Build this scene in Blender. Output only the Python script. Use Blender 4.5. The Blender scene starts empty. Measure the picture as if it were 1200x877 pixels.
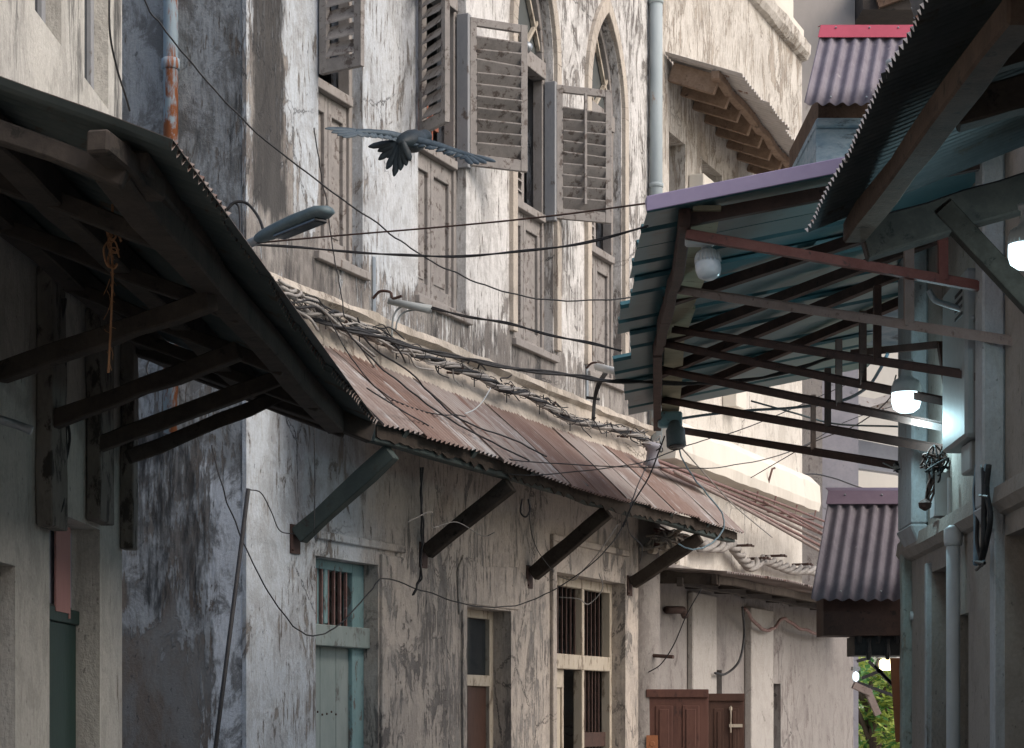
SKY, SUNE, EXPO = .15, 1.05, 0.42
import bpy, bmesh, math, random
from mathutils import Vector, Matrix, noise as mnoise
random.seed(7)
R = math.radians
FX, HY, EYE = 2400.0, 840.0, 1.6          # focal length in photo pixels, horizon row, eye height
sc = bpy.context.scene
COL = sc.collection

def P(x, y, d):                            # a point of the place, seen at photo position x,y, d metres ahead
    return Vector(((x - 600) / FX * d, d, EYE + (HY - y) / FX * d))

class Fr:                                  # a vertical plane: origin, direction along it, outward normal
    def __init__(s, o, u, n):
        s.o = Vector((o[0], o[1], 0)); s.u = Vector((u[0], u[1], 0)).normalized(); s.n = Vector((n[0], n[1], 0)).normalized()
    def p(s, a, o, z):
        v = s.o + s.u * a + s.n * o
        return Vector((v.x, v.y, z))
    def px(s, x, y, off=0.0):
        q = s.o + s.n * off; rx = (x - 600) / FX
        a = (rx * q.y - q.x) / (s.u.x - rx * s.u.y)
        d = q.y + s.u.y * a
        return a, EYE + (HY - y) / FX * d
    def P(s, x, y, off=0.0):
        a, z = s.px(x, y, off)
        return s.p(a, off, z)
    def a(s, x, off=0.0): return s.px(x, 0, off)[0]

F = Fr((0, 15), (.3857, .9226), (.9226, -.3857))
L = Fr((-1.71, 9), (.0208, 1), (1, -.0208))
RW = Fr((2.2, 10), (.0417, 1), (-1, .0417))
cs = F.a(288)                               # corner of the old townhouse
cp = F.p(cs, 0, 0)
G = Fr((cp.x, cp.y), (-.9226, .3857), (-.3857, -.9226))
def CF(d): return Fr((0, d), (1, 0), (0, -1))

# ------------------------------------------------------------------ objects
WL = {}
def thing(name, label, cat, loc, group=None):
    o = bpy.data.objects.new(name, None); COL.objects.link(o)
    o.empty_display_size = .1
    o.location = loc; WL[o.name] = Vector(loc)
    o['label'] = label; o['category'] = cat
    if group: o['group'] = group
    return o
def finish(bm, weld=False):
    if weld: bmesh.ops.remove_doubles(bm, verts=bm.verts, dist=1e-5)
    bmesh.ops.recalc_face_normals(bm, faces=bm.faces)
def part(name, bm, mat, parent, label=None, smooth=False, bevel=0, recalc=True):
    if recalc: finish(bm)
    w = WL[parent.name]
    bmesh.ops.translate(bm, verts=bm.verts, vec=-w)
    me = bpy.data.meshes.new(name); bm.to_mesh(me); bm.free()
    if smooth: me.shade_smooth()
    for m in (mat if isinstance(mat, (list, tuple)) else [mat]): me.materials.append(m)
    o = bpy.data.objects.new(name, me); COL.objects.link(o); o.parent = parent
    WL[o.name] = w
    if label: o['label'] = label
    if bevel:
        b = o.modifiers.new('bevel', 'BEVEL'); b.width = bevel; b.segments = 1; b.limit_method = 'ANGLE'
    return o
def solo(name, bm, mat, label=None, cat=None, group=None, kind=None, smooth=False, bevel=0, recalc=True):
    if recalc: finish(bm)
    xs = [v.co for v in bm.verts]
    mn = Vector([min(c[i] for c in xs) for i in range(3)]); mx = Vector([max(c[i] for c in xs) for i in range(3)])
    w = Vector(((mn.x + mx.x) / 2, (mn.y + mx.y) / 2, mn.z))
    bmesh.ops.translate(bm, verts=bm.verts, vec=-w)
    me = bpy.data.meshes.new(name); bm.to_mesh(me); bm.free()
    if smooth: me.shade_smooth()
    for m in (mat if isinstance(mat, (list, tuple)) else [mat]): me.materials.append(m)
    o = bpy.data.objects.new(name, me); COL.objects.link(o); o.location = w; WL[o.name] = w
    if label: o['label'] = label
    if cat: o['category'] = cat
    if group: o['group'] = group
    if kind: o['kind'] = kind
    if bevel:
        b = o.modifiers.new('bevel', 'BEVEL'); b.width = bevel; b.segments = 1; b.limit_method = 'ANGLE'
    return o
NB = bmesh.new

def hexa(bm, c, mi=0):                     # eight corners: bottom ring then top ring
    v = [bm.verts.new(p) for p in c]
    for q in ((0,1,2,3),(4,7,6,5),(0,4,5,1),(1,5,6,2),(2,6,7,3),(3,7,4,0)):
        f = bm.faces.new([v[i] for i in q]); f.material_index = mi
def fbox(bm, fr, a0, a1, o0, o1, z0, z1, mi=0):
    hexa(bm, [fr.p(a0,o0,z0), fr.p(a1,o0,z0), fr.p(a1,o1,z0), fr.p(a0,o1,z0),
              fr.p(a0,o0,z1), fr.p(a1,o0,z1), fr.p(a1,o1,z1), fr.p(a0,o1,z1)], mi)
def bar(bm, p0, p1, w, h, up=(0,0,1), mi=0, warp=0.0, n=1):
    p0 = Vector(p0); p1 = Vector(p1); d = (p1 - p0).normalized(); up = Vector(up)
    sd = d.cross(up)
    if sd.length < 1e-4: sd = d.cross(Vector((1,0,0)))
    sd.normalize(); u2 = sd.cross(d).normalized()
    prev = None
    rr = random.Random(int(abs(p0.x * 1000) + abs(p0.y * 77)))
    for i in range(n + 1):
        c = p0.lerp(p1, i / n)
        if warp and n > 1: c = c + sd * rr.uniform(-warp, warp) + u2 * rr.uniform(-warp, warp)
        k = 1 + (rr.uniform(-.08, .08) if warp else 0)
        r = [bm.verts.new(c + sd * a * w / 2 * k + u2 * b * h / 2 * k) for a, b in ((-1,-1),(1,-1),(1,1),(-1,1))]
        if prev:
            for j in range(4): bm.faces.new([prev[j], prev[(j+1)%4], r[(j+1)%4], r[j]]).material_index = mi
        else: bm.faces.new(r[::-1]).material_index = mi
        prev = r
    bm.faces.new(prev).material_index = mi
def catmull(pts, k=8):
    pts = [Vector(p) for p in pts]
    if len(pts) < 3:
        return [pts[0].lerp(pts[-1], i / k) for i in range(k + 1)]
    q = [pts[0] * 2 - pts[1]] + pts + [pts[-1] * 2 - pts[-2]]
    out = []
    for i in range(1, len(q) - 2):
        for j in range(k):
            t = j / k; a, b, c, d = q[i-1], q[i], q[i+1], q[i+2]
            out.append(.5 * ((2*b) + (c-a)*t + (2*a-5*b+4*c-d)*t*t + (3*b-a-3*c+d)*t*t*t))
    out.append(pts[-1]); return out
def tube(bm, pts, r, seg=6, mi=0, caps=True, r2=None):
    pts = [Vector(p) for p in pts]; prev = None; ref = None
    n = len(pts)
    for i, p in enumerate(pts):
        d = (pts[min(i+1, n-1)] - pts[max(i-1, 0)]).normalized()
        if ref is None:
            ref = d.cross(Vector((0,0,1)))
            if ref.length < .05: ref = d.cross(Vector((1,0,0)))
        a = (ref - d * ref.dot(d)).normalized(); b = d.cross(a); ref = a
        rad = r if r2 is None else r + (r2 - r) * i / max(1, n - 1)
        if callable(rad): rad = rad(i / (n - 1))
        ring = [bm.verts.new(p + (a * math.cos(2*math.pi*j/seg) + b * math.sin(2*math.pi*j/seg)) * rad) for j in range(seg)]
        if prev:
            for j in range(seg): bm.faces.new([prev[j], prev[(j+1)%seg], ring[(j+1)%seg], ring[j]]).material_index = mi
        elif caps: bm.faces.new(ring[::-1]).material_index = mi
        prev = ring
    if caps: bm.faces.new(prev).material_index = mi
def lathe(bm, c, prof, seg=16, axis=(0,0,1), mi=0):    # prof: (radius, distance along the axis)
    c = Vector(c); ax = Vector(axis).normalized(); a = ax.orthogonal().normalized(); b = ax.cross(a); prev = None
    for r, h in prof:
        ring = [bm.verts.new(c + ax*h + (a*math.cos(2*math.pi*j/seg) + b*math.sin(2*math.pi*j/seg)) * max(r, 1e-4)) for j in range(seg)]
        if prev:
            for j in range(seg): bm.faces.new([prev[j], prev[(j+1)%seg], ring[(j+1)%seg], ring[j]]).material_index = mi
        else: bm.faces.new(ring[::-1]).material_index = mi
        prev = ring
    bm.faces.new(prev).material_index = mi
def extr(bm, fr, poly, o0, o1, mi=0):      # polygon of (a, z) points given a thickness between o0 and o1
    A = [bm.verts.new(fr.p(a, o0, z)) for a, z in poly]; B = [bm.verts.new(fr.p(a, o1, z)) for a, z in poly]
    bm.faces.new(A).material_index = mi; bm.faces.new(B[::-1]).material_index = mi
    for i in range(len(A)):
        j = (i + 1) % len(A); bm.faces.new([A[i], A[j], B[j], B[i]]).material_index = mi
def prof_run(bm, fr, a0, a1, prof, n=1, jit=0.0, seed=3, mi=0):   # cornice: (o, z) profile swept along the wall, crumbling by jit
    rows = []
    for i in range(n + 1):
        a = a0 + (a1 - a0) * i / n; row = []
        for k, (o, z) in enumerate(prof):
            q = Vector((a * 3.1 + seed, k * 1.7, z * 2)); w = mnoise.noise(q) + .6 * mnoise.noise(q * 3.3)
            row.append(bm.verts.new(fr.p(a, o + (jit * w if o > .005 else 0), z + (jit * .8 * mnoise.noise(q + Vector((9, 4, 1))) if o > .005 else 0))))
        rows.append(row)
    m = len(prof)
    for i in range(n):
        for k in range(m): bm.faces.new([rows[i][k], rows[i+1][k], rows[i+1][(k+1)%m], rows[i][(k+1)%m]]).material_index = mi
    bm.faces.new(rows[0]).material_index = mi; bm.faces.new(rows[-1][::-1]).material_index = mi

def wall(bm, fr, a0, a1, z0, z1, holes=(), th=.25, arches=(), back=True, step=None):
    """a wall face at o=0 with openings cut through to o=-th; arches: (a0,a1,z spring,z top)"""
    H = list(holes) + [(p, q, s, t) for p, q, s, t in arches]
    As = sorted({a0, a1, *[h[0] for h in H], *[h[1] for h in H]}); Zs = sorted({z0, z1, *[h[2] for h in H], *[h[3] for h in H]})
    As = [a for a in As if a0 <= a <= a1]; Zs = [z for z in Zs if z0 <= z <= z1]
    V = {}
    def vt(a, o, z):
        k = (round(a, 5), round(o, 5), round(z, 5))
        if k not in V: V[k] = bm.verts.new(fr.p(a, o, z))
        return V[k]
    def inh(a, z): return any(h[0] < a < h[1] and h[2] < z < h[3] for h in H)
    cells = {}
    for i in range(len(As) - 1):
        for j in range(len(Zs) - 1):
            cells[i, j] = not inh((As[i] + As[i+1]) / 2, (Zs[j] + Zs[j+1]) / 2)
    for (i, j), solid in cells.items():
        if not solid: continue
        x0, x1, y0, y1 = As[i], As[i+1], Zs[j], Zs[j+1]
        bm.faces.new([vt(x0,0,y0), vt(x1,0,y0), vt(x1,0,y1), vt(x0,0,y1)])
        if back: bm.faces.new([vt(x0,-th,y0), vt(x0,-th,y1), vt(x1,-th,y1), vt(x1,-th,y0)])
        for di, dj, e in ((-1,0,(x0,y0,x0,y1)), (1,0,(x1,y1,x1,y0)), (0,-1,(x1,y0,x0,y0)), (0,1,(x0,y1,x1,y1))):
            if not cells.get((i+di, j+dj), False):
                bm.faces.new([vt(e[0],0,e[1]), vt(e[2],0,e[3]), vt(e[2],-th,e[3]), vt(e[0],-th,e[1])])
    for (p, q, s, t) in arches:            # pointed arch: fill both spandrels
        n = 8; m = (p + q) / 2
        pts = arch_pts(p, q, s, t, n)
        for side in (0, 1):
            c = pts[:n+1] if side == 0 else pts[n:]
            top = [(a, t) for a, z in c]
            for o in (0, -th):
                for k in range(len(c) - 1):
                    vs = [fr.p(c[k][0], o, c[k][1]), fr.p(c[k+1][0], o, c[k+1][1]), fr.p(top[k+1][0], o, t), fr.p(top[k][0], o, t)]
                    vv = []
                    for w in vs:
                        if not vv or all((w - x.co).length > 1e-5 for x in vv): vv.append(bm.verts.new(w))
                    if len(vv) > 2: bm.faces.new(vv)
            for k in range(len(c) - 1):
                bm.faces.new([bm.verts.new(w) for w in (fr.p(c[k][0],0,c[k][1]), fr.p(c[k][0],-th,c[k][1]), fr.p(c[k+1][0],-th,c[k+1][1]), fr.p(c[k+1][0],0,c[k+1][1]))])
def arch_pts(p, q, s, t, n=8, ins=0.0):
    """pointed arch outline from the left spring over the apex to the right spring"""
    p += ins; q -= ins; m = (p + q) / 2; w = m - p; h = t - s - ins * 1.6
    rad = (w*w + h*h) / (2*w); th = math.asin(min(1, h / rad))
    left = [(p + rad - rad * math.cos(th * k / n), s + rad * math.sin(th * k / n)) for k in range(n + 1)]
    return left + [(p + q - a, z) for a, z in left[:-1][::-1]]

def corr(bm, pf, na, nb, A, pitch, amp, a0=0, a1=1, b0=0, b1=1, th=.002, kind='sine', rag=0.0, seed=1, tm=0):
    """corrugated sheet. pf(a,b)->(point, normal); waves run over a (length A metres), ribs follow b"""
    Ln = A; nw = max(1, round(Ln / pitch)); 
    per = 6 if kind == 'sine' else 4
    cols = []
    for i in range(nw * per + 1):
        w = i / per
        if kind == 'sine': h = amp * math.cos(2*math.pi*w)
        else: h = (0, amp, amp, 0)[i % 4] if i < nw * per else 0
        if kind != 'sine': w = i // 4 + (0, .05, .20, .25)[i % 4] if i < nw*per else nw
        cols.append((a0 + (a1 - a0) * w / nw, h))
    rows = []
    for a, h in cols:
        wv = mnoise.noise(Vector((a * 9, seed * 3.3, 0)))
        e = rag * wv
        r = []
        for j in range(nb + 1):
            b = b0 + e + (b1 - b0 - e) * j / nb
            p, n = pf(a, b)
            dn = .006 * mnoise.noise(Vector((a * 5, b * 3, seed)))
            r.append((bm.verts.new(p + n * (h + dn)), bm.verts.new(p + n * (h + dn - th))))
        rows.append(r)
    for i in range(len(rows) - 1):
        for j in range(nb):
            x, y, z, w = rows[i][j], rows[i+1][j], rows[i+1][j+1], rows[i][j+1]
            bm.faces.new([x[0], y[0], z[0], w[0]]).material_index = tm; bm.faces.new([x[1], w[1], z[1], y[1]])
        for j in (0, nb):
            bm.faces.new([rows[i][j][0], rows[i][j][1], rows[i+1][j][1], rows[i+1][j][0]]).material_index = tm
    for i in (0, len(rows) - 1):
        for j in range(nb): bm.faces.new([rows[i][j][0], rows[i][j+1][0], rows[i][j+1][1], rows[i][j][1]])

# ------------------------------------------------------------------ materials
class NT:
    def __init__(s, name):
        s.m = bpy.data.materials.new(name); s.m.use_nodes = True; s.t = s.m.node_tree; s.t.nodes.clear()
        s.out = s.t.nodes.new('ShaderNodeOutputMaterial'); s.b = s.t.nodes.new('ShaderNodeBsdfPrincipled')
        s.t.links.new(s.b.outputs[0], s.out.inputs[0])
    def put(s, sock, v):
        if isinstance(v, bpy.types.NodeSocket): s.t.links.new(v, sock)
        elif isinstance(v, (tuple, list)) and len(v) == 3 and sock.type == 'RGBA': sock.default_value = (*v, 1)
        else: sock.default_value = v
    def pos(s, ang=0.0, aoff=0.0):
        g = s.t.nodes.new('ShaderNodeNewGeometry')
        return s.map(g.outputs['Position'], rot=-ang, loc=-aoff)
    def map(s, v, sc_=(1,1,1), rot=0.0, loc=0.0):
        n = s.t.nodes.new('ShaderNodeMapping'); s.put(n.inputs['Vector'], v)
        n.inputs['Scale'].default_value = sc_; n.inputs['Rotation'].default_value = (0, 0, rot); n.inputs['Location'].default_value = (loc, 0, 0)
        return n.outputs[0]
    def noise(s, v, scale=(1,1,1), det=5, rough=.6, dist=0.0, off=0):
        if isinstance(scale, (int, float)): scale = (scale,) * 3
        n = s.t.nodes.new('ShaderNodeTexNoise'); mp = s.t.nodes.new('ShaderNodeMapping')
        s.put(mp.inputs['Vector'], v); mp.inputs['Scale'].default_value = scale; mp.inputs['Location'].default_value = (off, off * .7, off * .3)
        s.put(n.inputs['Vector'], mp.outputs[0]); n.inputs['Scale'].default_value = 1
        n.inputs['Detail'].default_value = det; n.inputs['Roughness'].default_value = rough; n.inputs['Distortion'].default_value = dist
        return n.outputs['Fac']
    def vor(s, v, scale, feat='F1'):
        n = s.t.nodes.new('ShaderNodeTexVoronoi'); n.feature = feat; mp = s.t.nodes.new('ShaderNodeMapping')
        if isinstance(scale, (int, float)): scale = (scale,) * 3
        s.put(mp.inputs['Vector'], v); mp.inputs['Scale'].default_value = scale
        s.put(n.inputs['Vector'], mp.outputs[0]); n.inputs['Scale'].default_value = 1
        return n.outputs['Distance']
    def ma(s, op, a, b=0.0, c=None, clamp=False):
        n = s.t.nodes.new('ShaderNodeMath'); n.operation = op; n.use_clamp = clamp
        s.put(n.inputs[0], a); s.put(n.inputs[1], b)
        if c is not None: s.put(n.inputs[2], c)
        return n.outputs[0]
    def sep(s, v):
        n = s.t.nodes.new('ShaderNodeSeparateXYZ'); s.put(n.inputs[0], v); return n.outputs
    def ss(s, v, lo, hi, a=0.0, b=1.0):       # smooth ramp from lo to hi
        n = s.t.nodes.new('ShaderNodeMapRange'); n.interpolation_type = 'SMOOTHSTEP'; s.put(n.inputs[0], v)
        if lo > hi: lo, hi, a, b = hi, lo, b, a
        n.inputs[1].default_value = lo; n.inputs[2].default_value = hi; n.inputs[3].default_value = a; n.inputs[4].default_value = b
        return n.outputs[0]
    def mix(s, f, a, b, mode='MIX'):
        n = s.t.nodes.new('ShaderNodeMix'); n.data_type = 'RGBA'; n.blend_type = mode
        s.put(n.inputs[0], f); s.put(n.inputs[6], a); s.put(n.inputs[7], b); return n.outputs[2]
    def bump(s, h, st=.4, dist=.01):
        n = s.t.nodes.new('ShaderNodeBump'); n.inputs['Strength'].default_value = st; n.inputs['Distance'].default_value = dist
        s.put(n.inputs['Height'], h); s.t.links.new(n.outputs[0], s.b.inputs['Normal'])
    def col(s, c): s.put(s.b.inputs['Base Color'], c)
    def set(s, k, v): s.put(s.b.inputs[k], v)

UF = math.atan2(.9226, .3857)
def plaster(name, fr, paint, paint2, sub, sub2, mold, wear=.5, moldamt=.35, cover=None, regions=(), streak=1.0, paintmask=None, blot=.35, crack=.8, paint3=None, mask3=None):
    """old lime-washed plaster: paint flaking in upright strokes off grey-brown render, black mould in runs.
    regions: (a lo, a hi, z lo, z hi, soft, wear add, mould add) in wall coordinates"""
    n = NT(name); v = n.pos(math.atan2(fr.u.y, fr.u.x), fr.o.dot(fr.u)); x, y, z = n.sep(v)[0], n.sep(v)[1], n.sep(v)[2]
    big = n.noise(v, (.7, .7, .35), 3, .5, 0, 3)
    P1 = n.noise(v, (4.6, 4.6, 2.2), 8, .72, .9, 11)
    S1 = n.noise(v, (30, 30, 3.2), 4, .62, .2, 5)
    S2 = n.noise(v, (80, 80, 14), 3, .6, 0, 8)
    fine = n.noise(v, (60, 60, 60), 2, .7)
    zone = n.ss(n.noise(v, (1.1, 1.1, .8), 3, .6, .5, 77), .40, .58)
    wa_ = n.ma('ADD', n.ma('MULTIPLY', P1, .30), n.ma('ADD', n.ma('MULTIPLY', S1, .46), n.ma('MULTIPLY', S2, .24)))
    wb_ = n.ma('ADD', n.ma('MULTIPLY', P1, .82), n.ma('MULTIPLY', S1, .18))
    zone = n.ma('MULTIPLY', zone, streak)
    w = n.ma('ADD', n.ma('MULTIPLY', wa_, zone), n.ma('MULTIPLY', wb_, n.ma('SUBTRACT', 1.0, zone)))
    w = n.ma('ADD', w, n.ma('MULTIPLY', n.ma('SUBTRACT', big, .5), .28))
    mo = n.ma('ADD', n.ma('MULTIPLY', n.noise(v, (6, 6, 1.1), 6, .7, .2, 21), .6), n.ma('MULTIPLY', n.noise(v, (34, 34, 6), 3, .65, 0, 31), .4))
    wob = n.ma('MULTIPLY', n.ma('SUBTRACT', n.noise(v, (3.5, 3.5, 2), 5, .65, 0, 41), .5), .9)
    for (a0, a1, z0, z1, soft, wa, mw) in regions:
        xx = n.ma('ADD', x, n.ma('MULTIPLY', wob, soft * 1.3)); zz = n.ma('ADD', z, n.ma('MULTIPLY', wob, soft * 2.2))
        m = n.ma('MULTIPLY', n.ma('MULTIPLY', n.ss(xx, a0 - soft, a0 + soft), n.ss(xx, a1 + soft, a1 - soft)),
                 n.ma('MULTIPLY', n.ss(zz, z0 - soft, z0 + soft), n.ss(zz, z1 + soft, z1 - soft)))
        if wa: w = n.ma('ADD', w, n.ma('MULTIPLY', m, wa))
        if mw: mo = n.ma('ADD', mo, n.ma('MULTIPLY', m, mw))
    worn = n.ss(w, wear - .012, wear + .02)
    half = n.ss(w, wear - .075, wear - .01)
    pm = paintmask(n, x, z, wob) if paintmask else n.ss(big, .35, .65)
    pc = n.mix(pm, paint, paint2)
    if mask3: pc = n.mix(mask3(n, x, z, wob), pc, paint3)
    pc = n.mix(n.ma('MULTIPLY', half, .35), pc, sub2)
    pc = n.mix(n.ss(S2, .35, .75, 0, .25), pc, sub2)
    bl = n.noise(v, (5, 5, 3.4), 6, .74, .6, 71)
    pc = n.mix(n.ma('MULTIPLY', n.ss(bl, .46, .60), blot), pc, n.mix(.35, sub2, mold))
    sc_ = n.mix(n.ss(n.noise(v, (6, 6, 3), 4, .7, 0, 51), .35, .65), sub, sub2)
    c = n.mix(worn, pc, sc_)
    mk = n.ss(mo, 1 - moldamt - .07, 1 - moldamt + .13)
    c = n.mix(n.ma('MULTIPLY', mk, .88), c, mold)
    sp = n.ss(n.noise(v, (26, 26, 14), 3, .7, 0, 61), .64, .70)
    c = n.mix(n.ma('MULTIPLY', sp, .5), c, mold)
    c = n.mix(n.ss(fine, .3, .8, 0, .3), c, n.mix(.5, c, mold))
    cr = n.vor(n.map(v, (1, 1, 1)), (1.5, 1.5, 1.1), 'DISTANCE_TO_EDGE'); cr = n.ma('ADD', cr, n.ma('MULTIPLY', n.ma('SUBTRACT', P1, .5), .22))
    ck = n.ma('MULTIPLY', n.ss(n.ma('ABSOLUTE', cr), .009, .002), n.ss(big, .45, .6))
    c = n.mix(n.ma('MULTIPLY', ck, crack), c, mold)
    n.col(c); n.set('Roughness', .93); n.set('Specular IOR Level', .15)
    h = n.ma('ADD', n.ma('MULTIPLY', worn, -1.0), n.ma('ADD', n.ma('MULTIPLY', P1, 1.5), n.ma('MULTIPLY', fine, .35)))
    n.bump(h, .7, .014)
    return n.m

def surf(name, c1, c2, c3=None, scale=(6,6,6), rough=.8, metal=0.0, thr=.5, bump=.3, bd=.004, spec=.3, ang=0.0, soft=.15, t3=.62, s3=None):
    n = NT(name); v = n.pos(ang)
    a = n.noise(v, scale, 8, .66, .2, 2); f = n.noise(v, tuple(k * 7 for k in scale), 5, .65, 0, 9)
    w = n.ma('ADD', n.ma('MULTIPLY', a, .72), n.ma('MULTIPLY', f, .28))
    c = n.mix(n.ss(w, thr - soft, thr + soft), c1, c2)
    if c3:
        b = n.noise(v, s3 or tuple(k * 1.7 for k in scale), 8, .7, .3, 15)
        c = n.mix(n.ss(b, t3 - .04, t3 + .05), c, c3)
    n.col(c); n.set('Roughness', rough); n.set('Metallic', metal); n.set('Specular IOR Level', spec)
    n.bump(n.ma('ADD', w, n.ma('MULTIPLY', f, .6)), bump, bd)
    return n.m

COOL = (.50, .545, .59); WARM = (.68, .665, .645)
def mask_low(n, x, z, wob):                        # beige coat on the lower storey right of the teal door
    return n.ma('MULTIPLY', n.ss(n.ma('ADD', x, wob), -2.7, -2.1), n.ss(n.ma('ADD', z, wob), 3.75, 3.5))
def mask_main(n, x, z, wob):
    xx = n.ma('ADD', x, n.ma('MULTIPLY', wob, 1.2)); return n.ss(xx, -2.9, -.2)
M = {}
def side_mask(n, x, z, wob):                        # a whiter coat daubed along the foot of the corner
    xx = n.ma('ADD', x, n.ma('MULTIPLY', wob, .55)); zz = n.ma('ADD', z, n.ma('MULTIPLY', wob, .5))
    return n.ma('MULTIPLY', n.ss(xx, .27, .24), n.ss(zz, 3.02, 2.98))
zl = 3.35
M['wall'] = plaster('weathered_limewash', F, COOL, WARM, (.17, .155, .145), (.30, .28, .26), (.045, .045, .046), wear=.54, moldamt=.31,
    paintmask=mask_main, paint3=(.50, .44, .385), mask3=mask_low, regions=[
    (cs + .05, -3.40, 4.45, 9, .10, .08, .38),      # black mould beside the corner
    (-4.3, 3, 4.05, 4.42, .10, .09, .17),          # dark runs below the sills
    (-2.4, -.2, -1, 3.6, .35, -.005, -.03), (-.3, 2.9, 1, 3.6, .3, -.02, -.04), (-3.3, -1.65, 4.5, 9, .2, -.03, .02),
    (-.9, 1.4, 4.8, 9, .3, -.015, -.08), (1.5, 2.9, 4.1, 9, .2, .01, -.05),
    (-4.3, -2.9, 0, 3.4, .25, -.03, -.04)])
M['side'] = plaster('mouldy_side_plaster', G, (.38, .405, .42), (.74, .78, .82), (.17, .145, .125), (.21, .21, .205), (.024, .026, .028), wear=.53, moldamt=.35, blot=.8, crack=.5, paintmask=side_mask,
    streak=.8, regions=[(-10, 20, 4.2, 9, .3, 0, .05), (.24, 20, 2.15, 3.3, .16, .03, .17), (.30, 20, -1, 2.0, .22, .22, -.04), (-1, .20, -1, 2.9, .05, -.10, -.2)])
M['left'] = plaster('left_house_plaster', L, (.56, .54, .49), (.49, .475, .44), (.20, .18, .15), (.28, .26, .23), (.05, .05, .05), wear=.64, moldamt=.24,
    regions=[(L.a(8), L.a(31), 3.3, 9, .05, 0, .26), (L.a(74), L.a(97), 3.3, 9, .05, 0, .26), (L.a(133), L.a(143), 3.3, 9, .03, 0, .3)], streak=.7, blot=.3, crack=0.0)
M['right'] = plaster('right_house_plaster', RW, (.35, .315, .28), (.31, .28, .255), (.2, .17, .14), (.29, .25, .21), (.06, .055, .05), wear=.62, moldamt=.27, streak=.6, blot=.3, crack=0.0)
M['next'] = plaster('neighbour_plaster', F, (.60, .57, .52), (.66, .625, .57), (.3, .26, .22), (.45, .40, .34), (.10, .09, .08), wear=.60, moldamt=.26,
    regions=[(-20, 40, 6.4, 9.0, .25, .08, .08), (-20, 40, 4.4, 6.2, .25, -.2, -.2)])
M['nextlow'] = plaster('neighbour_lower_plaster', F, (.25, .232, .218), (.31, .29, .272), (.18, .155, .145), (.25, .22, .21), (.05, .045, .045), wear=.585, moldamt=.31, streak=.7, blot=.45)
M['cove'] = plaster('cornice_plaster', F, (.56, .50, .43), (.50, .45, .39), (.24, .20, .17), (.40, .35, .30), (.07, .06, .05), wear=.60, moldamt=.28, streak=.5)
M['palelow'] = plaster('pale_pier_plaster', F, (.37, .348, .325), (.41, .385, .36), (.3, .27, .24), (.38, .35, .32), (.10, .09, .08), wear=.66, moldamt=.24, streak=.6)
M['grey'] = surf('grey_roughcast', (.24, .24, .27), (.31, .30, .33), (.15, .15, .16), scale=(3,3,3), rough=.95, bump=.6)
M['tower'] = surf('beige_render', (.42, .38, .34), (.48, .43, .39), (.34, .30, .27), scale=(1.2,1.2,.6), rough=.95)
M['pale'] = surf('cream_render', (.64, .60, .53), (.70, .66, .585), (.54, .50, .44), scale=(1,1,.3), rough=.95)
M['palegreen'] = plaster('flaking_pale_green_paint', RW, (.34, .38, .35), (.29, .33, .31), (.20, .17, .13), (.28, .27, .23), (.06, .05, .04), wear=.56, moldamt=.28, streak=.5, crack=0.0)
M['bluewall'] = surf('blotched_blue_paint', (.14, .24, .31), (.36, .44, .50), (.10, .13, .15), scale=(2.2,2.2,5), rough=.85, t3=.58)
M['white'] = plaster('dull_white_paint', RW, (.44, .46, .48), (.38, .40, .41), (.26, .23, .20), (.33, .31, .28), (.07, .07, .065), wear=.60, moldamt=.27, streak=.5, blot=.25, crack=0.0)
M['wood'] = surf('weathered_grey_wood', (.22, .205, .195), (.29, .27, .255), (.12, .10, .09), scale=(9,9,9), rough=.9, bump=.5, t3=.57)
M['woodpale'] = surf('faded_wood_frame', (.30, .28, .265), (.235, .215, .20), (.13, .105, .09), scale=(8,8,5), rough=.9, bump=.4, t3=.6)
M['woodblue'] = surf('blue_grey_painted_wood', (.23, .24, .255), (.28, .285, .295), (.13, .11, .10), scale=(8,8,4), rough=.85, t3=.6)
M['wooddark'] = surf('near_black_timber', (.040, .034, .030), (.068, .056, .048), (.022, .02, .018), scale=(7,7,7), rough=.9, bump=.6)  # near-black brown mottled at random, for awning timbers and eaves
M['woodbrown'] = surf('rough_brown_timber', (.085, .050, .034), (.13, .085, .06), (.04, .027, .02), scale=(8,8,8), rough=.9, bump=.6)
M['greenwood'] = surf('dark_green_painted_timber', (.030, .042, .040), (.045, .060, .055), (.03, .026, .022), scale=(8,8,8), rough=.7, bump=.4)
M['teal'] = surf('faded_teal_paint', (.18, .30, .31), (.24, .36, .37), (.14, .13, .12), scale=(9,9,4), rough=.8, t3=.58, bump=.5)
M['teal2'] = surf('greyed_teal_door_paint', (.24, .29, .275), (.30, .34, .325), (.15, .15, .14), scale=(5,5,2), rough=.8, t3=.6)
M['cream'] = surf('grubby_cream_paint', (.38, .335, .27), (.44, .39, .32), (.20, .165, .13), scale=(9,9,3), rough=.8, t3=.56, bump=.5)
M['reddoor'] = surf('red_brown_varnish', (.080, .036, .028), (.115, .054, .041), (.05, .025, .02), scale=(6,6,2), rough=.55, t3=.6)
M['darkdoor'] = surf('dark_brown_door', (.045, .022, .015), (.07, .035, .025), None, scale=(6,6,2), rough=.55)
M['greendoor'] = surf('deep_green_door_paint', (.010, .035, .030), (.016, .045, .038), None, scale=(6,6,2), rough=.5)
M['rust'] = surf('rusty_corrugated_iron', (.215, .16, .14), (.28, .235, .215), (.38, .36, .35), scale=(2.2, 2.2, 2.2), rough=.75, metal=.15, t3=.56, ang=UF, s3=(5, 1.2, 1.2))
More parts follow.
